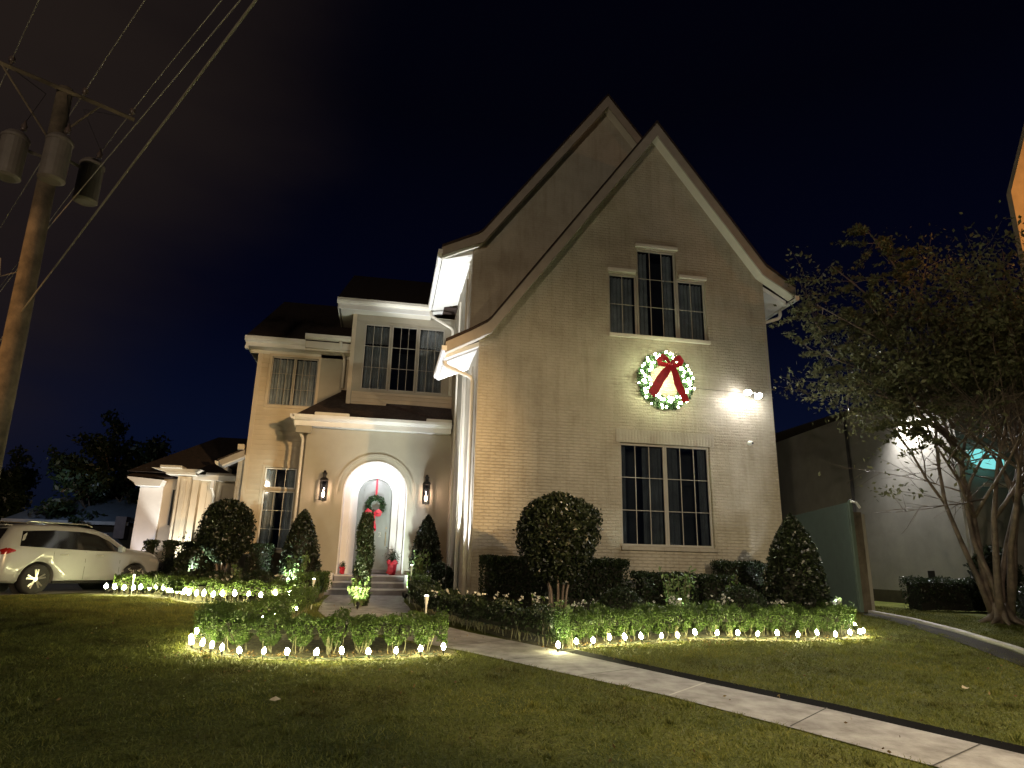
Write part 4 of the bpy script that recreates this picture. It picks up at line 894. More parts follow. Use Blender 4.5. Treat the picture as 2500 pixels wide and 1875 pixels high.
# ================================================================== THINGS ON THE HOUSE
FLAME = glow('gas_flame', (1.0, .60, .36), 110)
def lantern(x, z, label):
    y = 22.12; t = thing('wall_lantern', (x, 22.39, z), label, 'lantern', 'copper wall lanterns flanking the arch'); w = .105; h0, h1 = z - .30, z + .30
    f = M()
    for sx in (-1, 1):
        for sy in (-1, 1): f.box(x + sx * w - .010, x + sx * w + .010, y + sy * w - .010, y + sy * w + .010, h0, h1)
    f.box(x - w - .012, x + w + .012, y - w - .012, y + w + .012, h0 - .025, h0 - .001)
    f.box(x - w - .02, x + w + .02, y - w - .02, y + w + .02, h1 + .001, h1 + .03)
    f.build('cage', BLACK, t)
    M().loft([[(x + a * r_, y + b * r_, zz) for a, b in ((-1, -1), (1, -1), (1, 1), (-1, 1))] for r_, zz in ((w + .03, h1 + .031), (.07, h1 + .10), (.055, h1 + .105), (.055, h1 + .22), (.075, h1 + .225), (.07, h1 + .25), (.03, h1 + .28), (.045, h1 + .30), (.02, h1 + .33))]).build('hood', BLACK, t)
    g = M()
    for a, b, c, d in ((x - w, x + w, y - w + .001, y - w + .004), (x - w, x + w, y + w - .004, y + w - .001)): g.box(a + .01, b - .01, c, d, h0 + .001, h1 - .001)
    for a in (-1, 1): g.box(x + a * (w - .002) - .0015, x + a * (w - .002) + .0015, y - w + .01, y + w - .01, h0 + .001, h1 - .001)
    g.build('pane', GLASSC, t)
    M().lathe((x, y, h0 + .08), [(.012, 0), (.034, .05), (.028, .12), (.012, .19), (.003, .23)], 8).build('flame', FLAME, t, smooth=True)
    M().box(x - .05, x + .05, y + w + .02, 22.398, z - .05, z + .30).tube([(x, 22.39, z + .22), (x, 22.30, z + .40), (x, 22.2, z + .45), (x, y + .05, z + .42)], .012, 6).tube([(x, 22.36, z - .1), (x, y, h0 - .06), (x, y, h0 - .02)], .008, 6).build('bracket', BLACK, t)
    point('lantern_glow', (x, y, h0 + .38), 18, (1, .60, .38), .03, t); return t
lantern(-1.96, 3.16, 'black wall lantern with a warm flame left of the arch')
lantern(1.31, 3.17, 'black wall lantern with a warm flame right of the arch')
point('vestibule_light', (cx, 22.75, 3.85), 34, (.92, .87, 1.0), .10)
# flood lights on the right of the gable
FLOOD = glow('flood_lens', (1, .97, .93), 130)
t = thing('flood_light', (9.47, 15.99, 5.6), 'twin-head white flood light fixed high on the brick wall at the right corner', 'flood light')
M().lathe((9.47, 15.93, 5.62), [(.07, .068), (.07, .02), (.05, 0)], 14, 'Y').build('base_plate', WHITE, t)
for x, z, tx, ty in ((9.33, 5.60, 7.6, 13.0), (9.62, 5.52, 10.4, 12.2)):
    c = Vector((x, 15.72, z)); d = (Vector((tx, ty, 0)) - c).normalized(); u = d.orthogonal().normalized(); v_ = d.cross(u)
    ring = lambda r_, s_: [c + d * s_ + (u * math.cos(a) + v_ * math.sin(a)) * r_ for a in [2 * math.pi * k / 14 for k in range(14)]]
    hd = M().loft([ring(.035, -.12), ring(.06, -.09), ring(.075, -.02), ring(.105, .03), ring(.098, .03), ring(.09, .0)]).build('head', WHITE, t, smooth=True)
    M().loft([ring(.095, .032), ring(.085, .065), ring(.04, .085)]).build('lens', FLOOD, hd, smooth=True)
    M().tube([(9.47, 15.93, 5.60), tuple(c - d * .1)], .016, 6).build('arm', WHITE, t)
spot('flood_beam', (9.26, 15.70, 5.60), (6.0, 13.8, 0), 260, (1, .97, .94), 150, .5, .05)
spot('flood_beam', (9.66, 15.66, 5.50), (9.2, 8.0, 0), 3000, (1, .98, .92), 104, .6, .05)
point('flood_spill', (9.16, 15.80, 5.55), 9, (1, .97, .95), .05)
t = tag(M().tube([(7.85, 15.985, 5.66), (9.4, 15.985, 5.63)], .006, 5).build('power_cord', BLACK), 'thin dark cord running from the lit wreath to the flood light', 'cord')
t = thing('security_camera', (9.43, 15.99, 4.25), 'small white dome security camera on the brick wall below the flood light', 'camera')
M().lathe((9.43, 15.86, 4.25), [(.001, 0), (.035, .008), (.055, .035), (.062, .08), (.065, .13)], 14, 'Y').build('shell', WHITE, t, smooth=True)
M().lathe((9.45, 15.845, 4.235), [(.001, 0), (.026, .008), (.032, .03)], 12, 'Y').build('lens', BLACK, t, smooth=True)

def bow_mesh(c, s, tails, y):
    """ribbon bow: two loops, knot and hanging tails; c=(x,z)"""
    mm = M(); x, z = c
    def ribbon(pts, w):
        L = []; Q = []
        for i, (px, py, pz) in enumerate(pts):
            a = Vector(pts[max(0, i - 1)]); b = Vector(pts[min(len(pts) - 1, i + 1)]); d = (b - a).normalized(); n = Vector((-d.z, 0, d.x))
            if n.length < .2: n = Vector((1, 0, 0))
            n.normalize(); ww = w[i] if hasattr(w, '__len__') else w
            L.append((px + n.x * ww, py - .01 * math.sin(i * 1.9), pz + n.z * ww)); Q.append((px - n.x * ww, py + .02 * math.sin(i * 2.3), pz - n.z * ww))
        mm.loft([L, Q], cap=False, close=False)
        mm.loft([[(p[0], p[1] + .012, p[2]) for p in L], [(p[0], p[1] + .012, p[2]) for p in Q]], cap=False, close=False)
    for sg in (-1, 1):
        ribbon([(x, y, z), (x + sg * .14 * s, y - .10 * s, z + .14 * s), (x + sg * .30 * s, y - .12 * s, z + .20 * s), (x + sg * .38 * s, y - .04 * s, z + .12 * s), (x + sg * .34 * s, y + .02, z + .0), (x + sg * .18 * s, y, z - .03 * s), (x, y, z)], [.04 * s, .08 * s, .11 * s, .10 * s, .09 * s, .07 * s, .04 * s])
    for (tx, tz, w0) in tails:
        pts = [(x + (tx - x) * k / 6 + .02 * s * math.sin(k * 1.7), y - .05 * s * math.sin(k * 1.1) - .02, z + (tz - z) * k / 6) for k in range(7)]
        ribbon(pts, [w0 * (.5 + .5 * min(1, k / 2)) for k in range(7)])
    return mm, lambda par, m_: (mm.build('bow', m_, par, smooth=True), M().lathe((x, y - .11 * s, z - .0), [(.01, 0), (.06 * s, .03 * s), (.07 * s, .08 * s), (.05 * s, .14 * s)], 10, 'Y').build('knot', m_, par, smooth=True))
def wreath(c, y, R0, r0, n, label, size=.035, name='wreath'):
    t = thing(name, (c[0], y, c[1]), label, 'wreath'); th = rg.uniform(0, 2 * np.pi, n); ph = rg.uniform(0, 2 * np.pi, n); rr = r0 * (1 - np.abs(rg.normal(0, .3, n))) * (1 + .15 * np.sin(9 * th))
    P = np.column_stack([c[0] + (R0 + rr * np.cos(ph)) * np.cos(th), y + rr * np.sin(ph) * .7, c[1] + (R0 + rr * np.cos(ph)) * np.sin(th)])
    put('foliage', leaves_mesh(P, size, .32), L_PINE, t)
    M().tube([(c[0] + R0 * math.cos(a), y + .01, c[1] + R0 * math.sin(a)) for a in [2 * math.pi * k / 28 for k in range(28)]], r0 * .45, 7, close=True).build('frame', CORE_DARK, t)
    return t
wc = (7.05, 5.76); wy = 15.84
wr = wreath(wc, wy, .615, .17, 5200, 'large Christmas wreath covered in white lights with a red bow on the brick gable', .045)
LED = glow('white_led', (.90, 1.0, .60), 85)
lm = M().lathe((0, 0, 0), [(.002, -.026), (.020, -.016), (.025, 0), (.020, .016), (.002, .026)], 8).mesh(True); lm.materials.append(LED)
for i in range(98):
    a = 2 * math.pi * i / 98 * 5.02 + rnd.uniform(-.06, .06); q = rnd.choice((-.125, -.05, .02, .09, .15)) + rnd.uniform(-.03, .03); rr = .615 + q
    o = bpy.data.objects.new('light_bulb', lm); COL.objects.link(o); o.parent = wr
    s_ = rnd.uniform(.8, 1.25); o.scale = (s_, s_, s_); o.location = (rr * math.cos(a), -.13 * math.sqrt(max(.05, 1 - (q / .19) ** 2)) - .02, rr * math.sin(a))
point('wreath_glow', (7.05, 15.72, 5.76), 24, (.86, 1.0, .58), .5, wr)
bm_, fin = bow_mesh((7.10, 6.16), .80, [(6.55, 5.30, .115), (7.50, 5.16, .10)], 15.62); fin(wr, REDD)
dw = wreath((-.31, 2.84), 23.38, .26, .10, 1600, 'green wreath with a red bow hanging by a ribbon on the front door', .035)
M().box(-.335, -.275, 23.44, 23.455, 3.05, 3.84).build('hanging_ribbon', RED, dw)
bm_, fin = bow_mesh((-.36, 2.52), .62, [(-.46, 2.02, .07), (-.30, 1.98, .07)], 23.24); fin(dw, RED)
def pot(x, y, z, s, label):
    t = thing('planter', (x, y, z), label, 'planter'); M().lathe((x, y, z), [(.11 * s, 0), (.13 * s, .03 * s), (.19 * s, .40 * s), (.21 * s, .42 * s), (.21 * s, .46 * s), (.17 * s, .46 * s), (.16 * s, .40 * s)], 16).build('pot', REDD, t, smooth=True)
    P = rg.normal(0, 1, (520, 3)) * np.array([.10, .10, .15]) * s + np.array([x, y, z + .62 * s]); P[:, 2] = np.maximum(P[:, 2], z + .42 * s)
    put('foliage', leaves_mesh(P, .05 * s, .25, up=np.array([0, 0, 1.2])), L_DARK, t)
    bm_, fin = bow_mesh((x - .02, z + .44 * s), .42 * s, [(x - .16 * s, z + .04, .07 * s), (x - .06 * s, z + .02, .07 * s)], y - .23 * s); fin(t, RED); return t
pot(.38, 22.9, .582, .85, 'red planter with a bow and greenery right of the front door')
pot(-1.18, 22.62, .582, .42, 'small red planter just inside the left edge of the arch')

# ================================================================== PARKED CAR
car_a = R(57); A_ = Vector((-8.65, 19.53, 0)); lf = Vector((-math.sin(car_a), math.cos(car_a), 0))
co = A_ + lf * .82
car = thing('parked_car', tuple(co), 'white sport utility vehicle parked on the driveway, seen from its right rear', 'car', rz=car_a)
PAINT = mat('white_car_paint', (.27, .285, .295), .28, var=.03, spec=.6); PAINT.node_tree.nodes['Principled BSDF'].inputs['Coat Weight'].default_value = .5
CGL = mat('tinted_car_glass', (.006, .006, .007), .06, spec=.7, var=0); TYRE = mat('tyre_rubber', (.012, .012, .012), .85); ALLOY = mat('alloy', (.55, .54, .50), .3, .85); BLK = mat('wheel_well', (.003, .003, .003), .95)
ST = [(-.98, .52, .80, .93, .76, .66), (-.93, .38, .98, 1.10, .88, .78), (-.80, .31, 1.12, 1.36, .93, .70), (-.58, .28, 1.14, 1.66, .95, .64), (-.2, .27, 1.13, 1.72, .955, .64), (.4, .26, 1.11, 1.745, .957, .64), (1.1, .25, 1.09, 1.745, .957, .635), (1.6, .25, 1.07, 1.70, .957, .63),
      (2.0, .25, 1.06, 1.58, .955, .64), (2.35, .25, 1.055, 1.36, .95, .68), (2.62, .25, 1.05, 1.20, .945, .76), (2.95, .26, 1.03, 1.16, .945, .80), (3.35, .28, .99, 1.12, .93, .80), (3.60, .32, .92, 1.05, .88, .74), (3.72, .38, .84, .96, .80, .66), (3.80, .48, .72, .82, .70, .56)]
def stn(x):
    for a, b in zip(ST, ST[1:]):
        if a[0] <= x <= b[0]: f = (x - a[0]) / (b[0] - a[0]); return [p_ + (q_ - p_) * f for p_, q_ in zip(a, b)]
    return list(ST[0] if x < ST[0][0] else ST[-1])
def half(s_):
    x, zb, zm, zt, wm, wt = s_; zs_ = zt - .07
    return [(0, zb), (wm - .12, zb), (wm - .03, zb + .06), (wm, zb + .22), (wm, (zb + zm) / 2 + .08), (wm - .015, zm - .06), (wm - .035, zm), (wt + .02, max(zs_, zm + .005)), (wt - .04, zt - .02), (wt - .16, zt + .005), (0, zt + .02)]
def side_y(x, z):
    h_ = half(stn(x))[3:9]
    for (a, b), (c, d) in zip(h_, h_[1:]):
        if b <= z <= d: return a + (c - a) * (z - b) / max(1e-6, d - b)
    return h_[0][0] if z < h_[0][1] else h_[-1][0]
xsn = sorted(set([s_[0] for s_ in ST] + [-.7, .1, .75, 1.35, 1.8, 2.2, 2.5, 2.8, 3.15, 3.5])); rings = []
for x in xsn:
    h_ = half(stn(x)); rings.append([(x, -y, z) for y, z in h_] + [(x, y, z) for y, z in reversed(h_[1:-1])])
bo = M().loft(rings).build('body', PAINT, None, smooth=True)
cuts = []
for x in (0, 2.79):
    c_ = M().lathe((x, 0, .36), [(.445, -1.2), (.445, -.62)], 28, 'Y').build('cut', PAINT); c2 = M().lathe((x, 0, .36), [(.445, .62), (.445, 1.2)], 28, 'Y').build('cut', PAINT); cuts += [c_, c2]
for c_ in cuts:
    md = bo.modifiers.new('b', 'BOOLEAN'); md.object = c_; md.operation = 'DIFFERENCE'; md.solver = 'EXACT'
bpy.context.view_layer.update(); me = bpy.data.meshes.new_from_object(bo.evaluated_get(bpy.context.evaluated_depsgraph_get()))
for c_ in cuts: bpy.data.objects.remove(c_)
bpy.data.objects.remove(bo); body = put('body', me, PAINT, car, local=True)
def panel(outline, name, mt, par, side=-1, off=.006):
    return M().poly([(x, side * (side_y(x, z) + off), z) for x, z in outline]).poly([(x, side * (side_y(x, z) + off - .004), z) for x, z in outline[::-1]]).build(name, mt, par, local=True)
def strip_panel(bot, top, name, mt, par, side, off=.006, n=26):
    x0, x1 = bot[0][0], bot[-1][0]; f = lambda pl, x: np.interp(x, [p_[0] for p_ in pl], [p_[1] for p_ in pl]); rows = []
    for j in range(5):
        rows.append([(x, side * (side_y(x, z) + off), z) for x, z in [(x, f(bot, x) + (f(top, x) - f(bot, x)) * j / 4) for x in np.linspace(x0, x1, n)]])
    mm = M().loft(rows, cap=False, close=False); return mm.build(name, mt, par, smooth=True, local=True)
for sd in (-1, 1):
    strip_panel([(-.52, 1.17), (.4, 1.135), (1.4, 1.105), (2.36, 1.10)], [(-.52, 1.175), (-.42, 1.545), (.4, 1.60), (1.2, 1.595), (1.6, 1.54), (2.0, 1.38), (2.36, 1.115)], 'side_window', CGL, car, sd)
    strip_panel([(-.955, .95), (-.8, .97), (-.62, 1.04)], [(-.955, 1.05), (-.8, 1.13), (-.62, 1.075)], 'taillight', mat('red_lamp', (.20, .008, .006), .2), car, sd, .008, 8)
    for x in (.62, 1.62):
        strip_panel([(x - .10, .965), (x + .10, .965)], [(x - .10, .995), (x + .10, .995)], 'handle', ALLOY, car, sd, .022, 4)
    sm = M()
    for x in (.34, 1.22, 2.26):
        sm.poly([(x, sd * (side_y(x, z) + .002), z) for z in (.36, .6, .85, 1.06)] + [(x + .010, sd * (side_y(x, z) + .002), z) for z in (1.06, .85, .6, .36)])
    sm.build('door_seam', BLK, car, local=True)
    mb = M(); mb.loft([[(2.12 + a, sd * b, 1.10 + c_) for a, c_ in ((0, 0), (.12, .0), (.10, .13), (.0, .15))] for b in (.96, 1.02, 1.15)]).build('mirror', PAINT, car, bevel=.02, local=True)
    M().tube([(-.3, sd * .60, 1.755), (-.2, sd * .60, 1.80), (1.3, sd * .60, 1.80), (1.5, sd * .60, 1.75)], .018, 6).build('roof_rail', ALLOY, car, local=True)
    strip_panel([(3.25, .86), (3.62, .78)], [(3.25, .93), (3.62, .90)], 'headlight', mat('headlight_glass', (.4, .4, .4), .1), car, sd, .006, 6)
    M().box(.42, 2.36, sd * .93 - .02, sd * .93 + .02, .255, .33).build('sill', BLK, car, bevel=.01, local=True)
M().poly([(-.905, -.62, 1.18), (-.905, .62, 1.18), (-.665, .54, 1.60), (-.665, -.54, 1.60)]).build('rear_window', CGL, car, local=True).location.x = -.01
M().box(-1.02, -.93, -.7, .7, .42, .62).build('bumper', PAINT, car, bevel=.04, local=True)
M().box(-.75, -.55, -.5, .5, 1.665, 1.70).build('spoiler', PAINT, car, bevel=.015, local=True)
def wheel(x, sd):
    w = M().lathe((x, sd * .83, .37), [(.24, -.115), (.34, -.12), (.37, -.09), (.37, .09), (.34, .12), (.24, .115)], 32, 'Y').build('tyre', TYRE, None, smooth=True, local=True)
    w.name = 'wheel'; w.parent = car
    yo = sd * .945; rim = M().tube([(x + .245 * math.cos(a), sd * .925, .37 + .245 * math.sin(a)) for a in [2 * math.pi * k / 28 for k in range(28)]], .014, 6, close=True)
    rim.lathe((x, sd * .93, .37), [(.055, -.02), (.055, .02), (.03, .03)], 14, 'Y')
    for k in range(5):
        for dlt in (-.085, .085):
            a = 2 * math.pi * k / 5 + .35 + dlt; a2 = a + dlt * .9
            rim.tube([(x + .04 * math.cos(a), yo - sd * .005, .37 + .04 * math.sin(a)), (x + .24 * math.cos(a2), yo - sd * .02, .37 + .24 * math.sin(a2))], [.020, .034], 5)
    rim.build('rim', ALLOY, w, local=True)
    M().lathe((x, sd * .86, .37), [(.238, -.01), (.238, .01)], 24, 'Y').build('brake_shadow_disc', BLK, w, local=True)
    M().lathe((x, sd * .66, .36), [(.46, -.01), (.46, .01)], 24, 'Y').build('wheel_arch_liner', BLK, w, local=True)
for x in (0, 2.79):
    for sd in (-1, 1): wheel(x, sd)

# ================================================================== UTILITY POLE AND WIRES
sd_ = Vector((-.55, .835, 0)).normalized(); pd = Vector((.835, .55, 0)).normalized()
P0 = Vector((-5.72, 11.05, gz(-5.7, 11)))
POLE = mat('weathered_pole_wood', (.14, .105, .07), .9, var=.45, vscale=2.5, bump=.8, bscale=12)
top = Vector((-5.93, 11.05, 8.75))
pole = thing('utility_pole', tuple(P0), 'tall weathered wooden utility pole with a crossarm on the left', 'utility pole')
M().tube([tuple(P0 - Vector((0, 0, .5))), tuple(P0.lerp(top, .5)), tuple(top)], [.175, .155, .12], 14).build('post', POLE, pole, smooth=True)
ca = Vector((-6.02, 10.85, 8.66))
M().tube([tuple(ca - pd * 2.0), tuple(ca + pd * 1.25)], .042, 4).build('crossarm', POLE, pole)
M().tube([tuple(ca + pd * .7 + Vector((0, 0, -.03))), tuple(top + Vector((0, -.1, -1.1)))], .018, 5).tube([tuple(ca - pd * .7 + Vector((0, 0, -.03))), tuple(top + Vector((0, -.1, -1.1)))], .018, 5).build('brace', POLE, pole)
for k in (-1.5, -.6, .45, 1.2):
    q = ca + pd * k; M().lathe((q.x, q.y, q.z + .05), [(.02, 0), (.02, .05), (.05, .06), (.035, .09), (.05, .11), (.03, .15), (.01, .17)], 10).build('insulator', mat('insulator_brown', (.10, .07, .06), .3) if k == -1.5 else bpy.data.materials['insulator_brown'], pole, smooth=True)
TANK = mat('transformer_tank', (.15, .125, .11), .5, var=.15, vscale=4)
for i, (x, y, z) in enumerate(((-6.30, 10.72, 7.2), (-5.62, 10.65, 7.2), (-5.50, 11.55, 7.35))):
    t = thing('transformer', (x, y, z - .42), ('grey can transformer on the left side of the utility pole', 'grey can transformer in the middle of the pole cluster', 'grey can transformer set lowest on the right of the pole')[i], 'transformer', 'transformers clustered on the pole')
    M().lathe((x, y, z - .42), [(.14, -.03), (.195, 0), (.195, .04), (.188, .05), (.188, .66), (.20, .67), (.20, .71), (.14, .79), (.02, .81)], 22).build('tank', TANK, t, smooth=False)
    M().lathe((x + .08, y, z + .44), [(.025, 0), (.05, .02), (.03, .05), (.05, .08), (.03, .12), (.01, .2)], 8).build('bushing', bpy.data.materials['insulator_brown'], t, smooth=True)
    c_ = Vector((x, y, z)); pz = P0.lerp(top, .8); pz.z = z
    M().tube([tuple(c_ + Vector((0, 0, .15))), tuple(pz + Vector((0, 0, .15)))], .03, 5).build('mounting_bracket', TANK, t)
    M().tube([tuple(c_ + Vector((.08, 0, .6))), tuple((c_ + ca) / 2 + Vector((.1, 0, .5))), tuple(ca + pd * (-.6, .45, 1.2)[i])], .006, 4).build('lead_wire', BLACK, t)
WIRE = mat('wire', (.30, .27, .24), .5); WIREB = mat('bright_cable', (.22, .19, .15), .35)
def wire(a, f, bk, r_, m_, label, sag=.5, twist=False, group=None, wd=Vector((-.583, .812, 0))):
    """wire through point a, running f metres toward the camera side and bk metres away along the street"""
    a = Vector(a); pts = []
    for i in range(33):
        s = -f + (f + bk) * i / 32; q = a + wd * s; span = 38.0; u = (s % span) / span; q.z -= sag * 4 * u * (1 - u); pts.append(q)
    mm = M(); mm.tube([tuple(p) for p in pts], r_, 6)
    if twist:
        for k in range(2): mm.tube([tuple(p + Vector((.03 * math.cos(i * 2.1 + k * 3.1), 0, .03 * math.sin(i * 2.1 + k * 3.1)))) for i, p in enumerate(pts)], r_ * .5, 5)
    return tag(mm.build('overhead_wire', m_), label, 'wire', group)
for k, l in ((-1.5, 'overhead wire from the hidden left end of the crossarm'), (-.6, 'overhead wire crossing above the transformers'), (.45, 'overhead wire on the inner right part of the crossarm'), (1.2, 'overhead wire reaching the right tip of the crossarm')):
    wire(ca + pd * k + Vector((0, 0, .20)), 30, 36, .008, WIRE, l, .35, group='overhead wires on the pole')
wire((-5.9, 11.15, 4.62), 26, 34, .010, WIREB, 'thick cable bundle lit orange beside the pole', .06, wd=Vector((-.552, .834, 0)))
wire((-5.80, 11.25, 6.25), 30, 34, .0065, WIRE, 'dim overhead cable running past the transformers', .3)
t = tag(M().tube([(-5.95, 11.0, 5.3), (-6.15, 10.9, 5.15), (-6.2, 10.9, 5.45), (-6.6, 10.6, 5.75), (-8.5, 9.6, 6.1)], .010, 6).build('service_drop', WIREB), 'short curling service wire leaving the pole to the left', 'wire')
# ================================================================== RIGHT NEIGHBOUR
NW = mat('neighbour_plaster', (.30, .285, .25), .85, var=.10, vscale=1.2, bump=.2, bscale=40)
nh = thing('neighbour_house', (17.55, 17.3, 0), 'grey plastered neighbouring house behind the crape myrtle with twin flood lights', 'house')
NC = (17.58, 17.7); ND = Vector((.09, 1.0)).normalized(); nz_ = 7.1
def nw(s_, off=0): return (NC[0] + ND.x * s_ - ND.y * off, NC[1] + ND.y * s_ + ND.x * off)
a, b = nw(0), nw(16)
M().poly([(*a, .42), (*b, .42), (*b, nz_), (*a, nz_)]).poly([(*a, .42), (25, 17.3, .42), (25, 17.3, nz_), (*a, nz_)]).build('wall', NW, nh)
a2, b2 = nw(0, -.04), nw(16, -.04)
M().poly([(*a2, -.1), (*b2, -.1), (*b2, .419), (*a2, .419)]).poly([(*a2, -.1), (25, 17.34, -.1), (25, 17.34, .419), (*a2, .419)]).build('foundation', mat('foundation_brick', (.10, .09, .075), .9, var=.2), nh)
M().tube([(*nw(.06, .06), 0.1), (*nw(.06, .06), nz_)], .05, 4).build('downspout', mat('downspout_grey', (.55, .53, .50), .5), nh)
M().tube([(*nw(5.6, .08), 0.1), (*nw(5.6, .08), nz_)], .07, 4).build('downspout', BLACK, nh)
vx, vy = nw(1.9, .03); M().box(vx - .03, vx + .02, vy - .12, vy + .12, .75, 1.10).build('vent', BLACK, nh)
M().prism([(17.3, nz_ - .05), (26, nz_ - .05), (26, nz_ + 1.6), (22, nz_ + 1.6)], 17.4, 34).build('roof', SHINGLE, nh)
M().box(19.2, 19.45, 16.9, 17.28, 0, 4.6).box(21.4, 21.65, 16.9, 17.28, 0, 4.6).build('column', WHITE, nh)
M().box(17.9, 25, 17.24, 17.298, 3.6, 3.72).build('string_course', TRIM, nh)
TEAL = glow('teal_lit_window', (.20, .70, .68), 1.0); TW = [(17.30, 4.60), (17.6, 4.74), (18.06, 4.80), (18.45, 4.77), (18.78, 4.70), (18.72, 4.15), (18.3, 4.12), (17.9, 4.14), (17.5, 4.32)]
tw = M().poly([(x, 17.25, z) for x, z in TW]).build('window', TEAL, nh)
M().tube([(x, 17.24, z) for x, z in TW], .025, 5, close=True).build('window_frame', TRIM, tw)
M().prism([(17.05, -.2), (22, -.2), (22, 16), (19.0, 16), (17.05, 11.65)], 14.0, 14.15).build('gable_wing', mat('orange_plaster', (.50, .42, .30), .85, var=.1, bump=.2), nh)
t = thing('flood_light', (*nw(2.0, .1), 6.6), 'twin-head flood light high on the neighbouring wall behind the tree', 'flood light')
for s_, z, p_ in ((2.3, 6.52, 1000), (1.6, 6.50, 900)):
    x, y = nw(s_, .22); o_ = M().lathe((x, y, z), [(.02, .10), (.07, .08), (.085, 0), (.07, -.01)], 12).build('head', WHITE, t, smooth=True)
    M().lathe((x, y, z - .014), [(.068, 0), (.06, -.03), (.02, -.045)], 12).build('lens', FLOOD, o_, smooth=True)
    xx, yy = nw(s_, 3.5); spot('neighbour_flood_beam', (x - .05, y, z - .07), (xx, yy - 1, 0), p_, (1, .97, .95), 150, .6, .05, t)
M().box(nw(2, .05)[0] - .06, nw(2, .05)[0] + .06, nw(2, .05)[1] - .06, nw(2, .05)[1] + .06, 6.56, 6.7).build('base_plate', WHITE, t)
# fence / gate at the side passage
GATEM = mat('grey_green_gate_paint', (.10, .145, .12), .55, var=.08)
gt = thing('side_gate', (12.3, 16.0, 0), 'plain grey-green side fence panel between the two houses', 'fence')
a, b = Vector((12.20, 16.0, 0)), Vector((14.0, 21.8, 0)); d = (b - a).normalized(); n = Vector((-d.y, d.x, 0)) * .03
M().loft([[tuple(a + n), tuple(a - n), tuple(b - n), tuple(b + n)], [tuple(v_ + Vector((0, 0, 2.80))) for v_ in (a + n, a - n, b - n, b + n)]]).build('panel', GATEM, gt)
M().box(12.17, 12.27, 15.93, 15.99, 0, 2.86).build('post', GATEM, gt, bevel=.01)
M().box(12.30, 12.55, 16.0, 16.3, 0, 2.55).build('pier', mat('dark_pier', (.12, .10, .075), .9, var=.3, bump=.4), gt)
M().box(12.551, 12.64, 15.99, 16.2, 0, 2.5).build('pier_edge', NW, gt)
M().tube([(12.22, 15.9, 2.82), (12.4, 15.95, 2.80), (12.5, 15.95, 2.66)], .035, 8).build('top_hinge', WHITE, gt)
hedge([(14.6, 17.0), (17.3, 16.6)], .8, .85, 9000, 'dark hedge along the neighbouring foundation', L_DARK, group='dark hedges by the neighbouring house', stems=False, z0=.02)
hedge([(15.6, 14.6), (18.5, 13.4)], .7, .75, 7000, 'dark hedge right of the crape myrtle trunks', L_DARK, group='dark hedges by the neighbouring house', stems=False, z0=.02)
shrub('round_shrub', 'dark glossy camellia bush against the neighbouring corner', (16.6, 16.1, .1, 1.75), lambda a, t: .6 * ball(a, t), 4500, L_LIG, .06)
# ================================================================== TREES
def tree(name, label, base, trunks, H, spread, nleaf, lmat, bmat, size, seed, first=.35, levels=4, drop=None, thick=.07, group=None, dens=1.0):
    rr = random.Random(seed); t = thing(name, base, label, 'tree', group); mm = M(); tips = []; B = Vector(base)
    def grow(p, d, L, r_, lv):
        if trunks > 1 and lv < levels and p.z < B.z + 2.3: return
        pts = [p]; q = p.copy(); dd = d.copy(); k = 4
        for i in range(k):
            dd = (dd + Vector((rr.gauss(0, .10), rr.gauss(0, .10), rr.gauss(0, .06)))).normalized(); q = q + dd * L / k; pts.append(q.copy())
        mm.tube([tuple(a_) for a_ in pts], [r_ * (1 - .5 * i / k) for i in range(k + 1)], 7 if lv > 2 else 5)
        if lv <= 1: tips.extend(pts[2:])
        if lv == 2: tips.append(pts[-1])
        if lv == 0: return
        for j in range(3 if lv > 1 else 3):
            f = rr.uniform(.45, 1); s = pts[min(k, int(f * k))]; e = Vector((rr.gauss(0, 1), rr.gauss(0, 1), rr.gauss(.25, .6))).normalized()
            nd = (dd * .9 + e * spread).normalized(); grow(s, nd, L * rr.uniform(.55, .8), r_ * .5, lv - 1)
        grow(pts[-1], dd, L * .7, r_ * .5, lv - 1)
    for i in range(trunks):
        a = 2 * math.pi * i / max(1, trunks) + rr.uniform(-.3, .3); tilt = rr.uniform(.02, .20) if trunks > 1 else .03
        p = B + Vector((.16 * math.cos(a), .12 * math.sin(a), -.05)) * (1 if trunks > 1 else 0)
        grow(p, Vector((math.cos(a) * tilt, math.sin(a) * tilt, 1)).normalized(), H * first * rr.uniform(.85, 1.1), thick * rr.uniform(.75, 1.15), levels)
    mm.build('trunk', bmat, t, smooth=True)
    T = np.array([tuple(p) for p in tips]); n = nleaf; idx = rg.integers(0, len(T), n)
    P = T[idx] + rg.normal(0, .20 * H / 8, (n, 3)) * np.array([1, 1, .6])
    if drop is not None: P = P[drop(P)]
    put('foliage', leaves_mesh(P, size, .5), lmat, t); return t
mt = tree('crape_myrtle', 'multi-trunked crape myrtle tree on the right lawn', (14.35, 13.95, -.05), 7, 10.4, 1.0, 56000, L_TREE, BARKP, .062, 5, first=.36, levels=4, thick=.085, drop=lambda P: P[:, 2] > np.where(P[:, 0] > 12.4, 5.4, 2.7) + np.where(P[:, 0] < 10.0, 99, 0))
gb = M()
for k in range(9):
    a = 2 * math.pi * k / 9; gb.tube([(14.35 + .1 * math.cos(a), 13.95 + .1 * math.sin(a), .35), (14.35 + .24 * math.cos(a), 13.95 + .24 * math.sin(a), .02), (14.35 + .55 * math.cos(a), 13.95 + .5 * math.sin(a), -.10)], [.09, .07, .02], 7)
gb.build('root_flare', BARKP, mt, smooth=True)
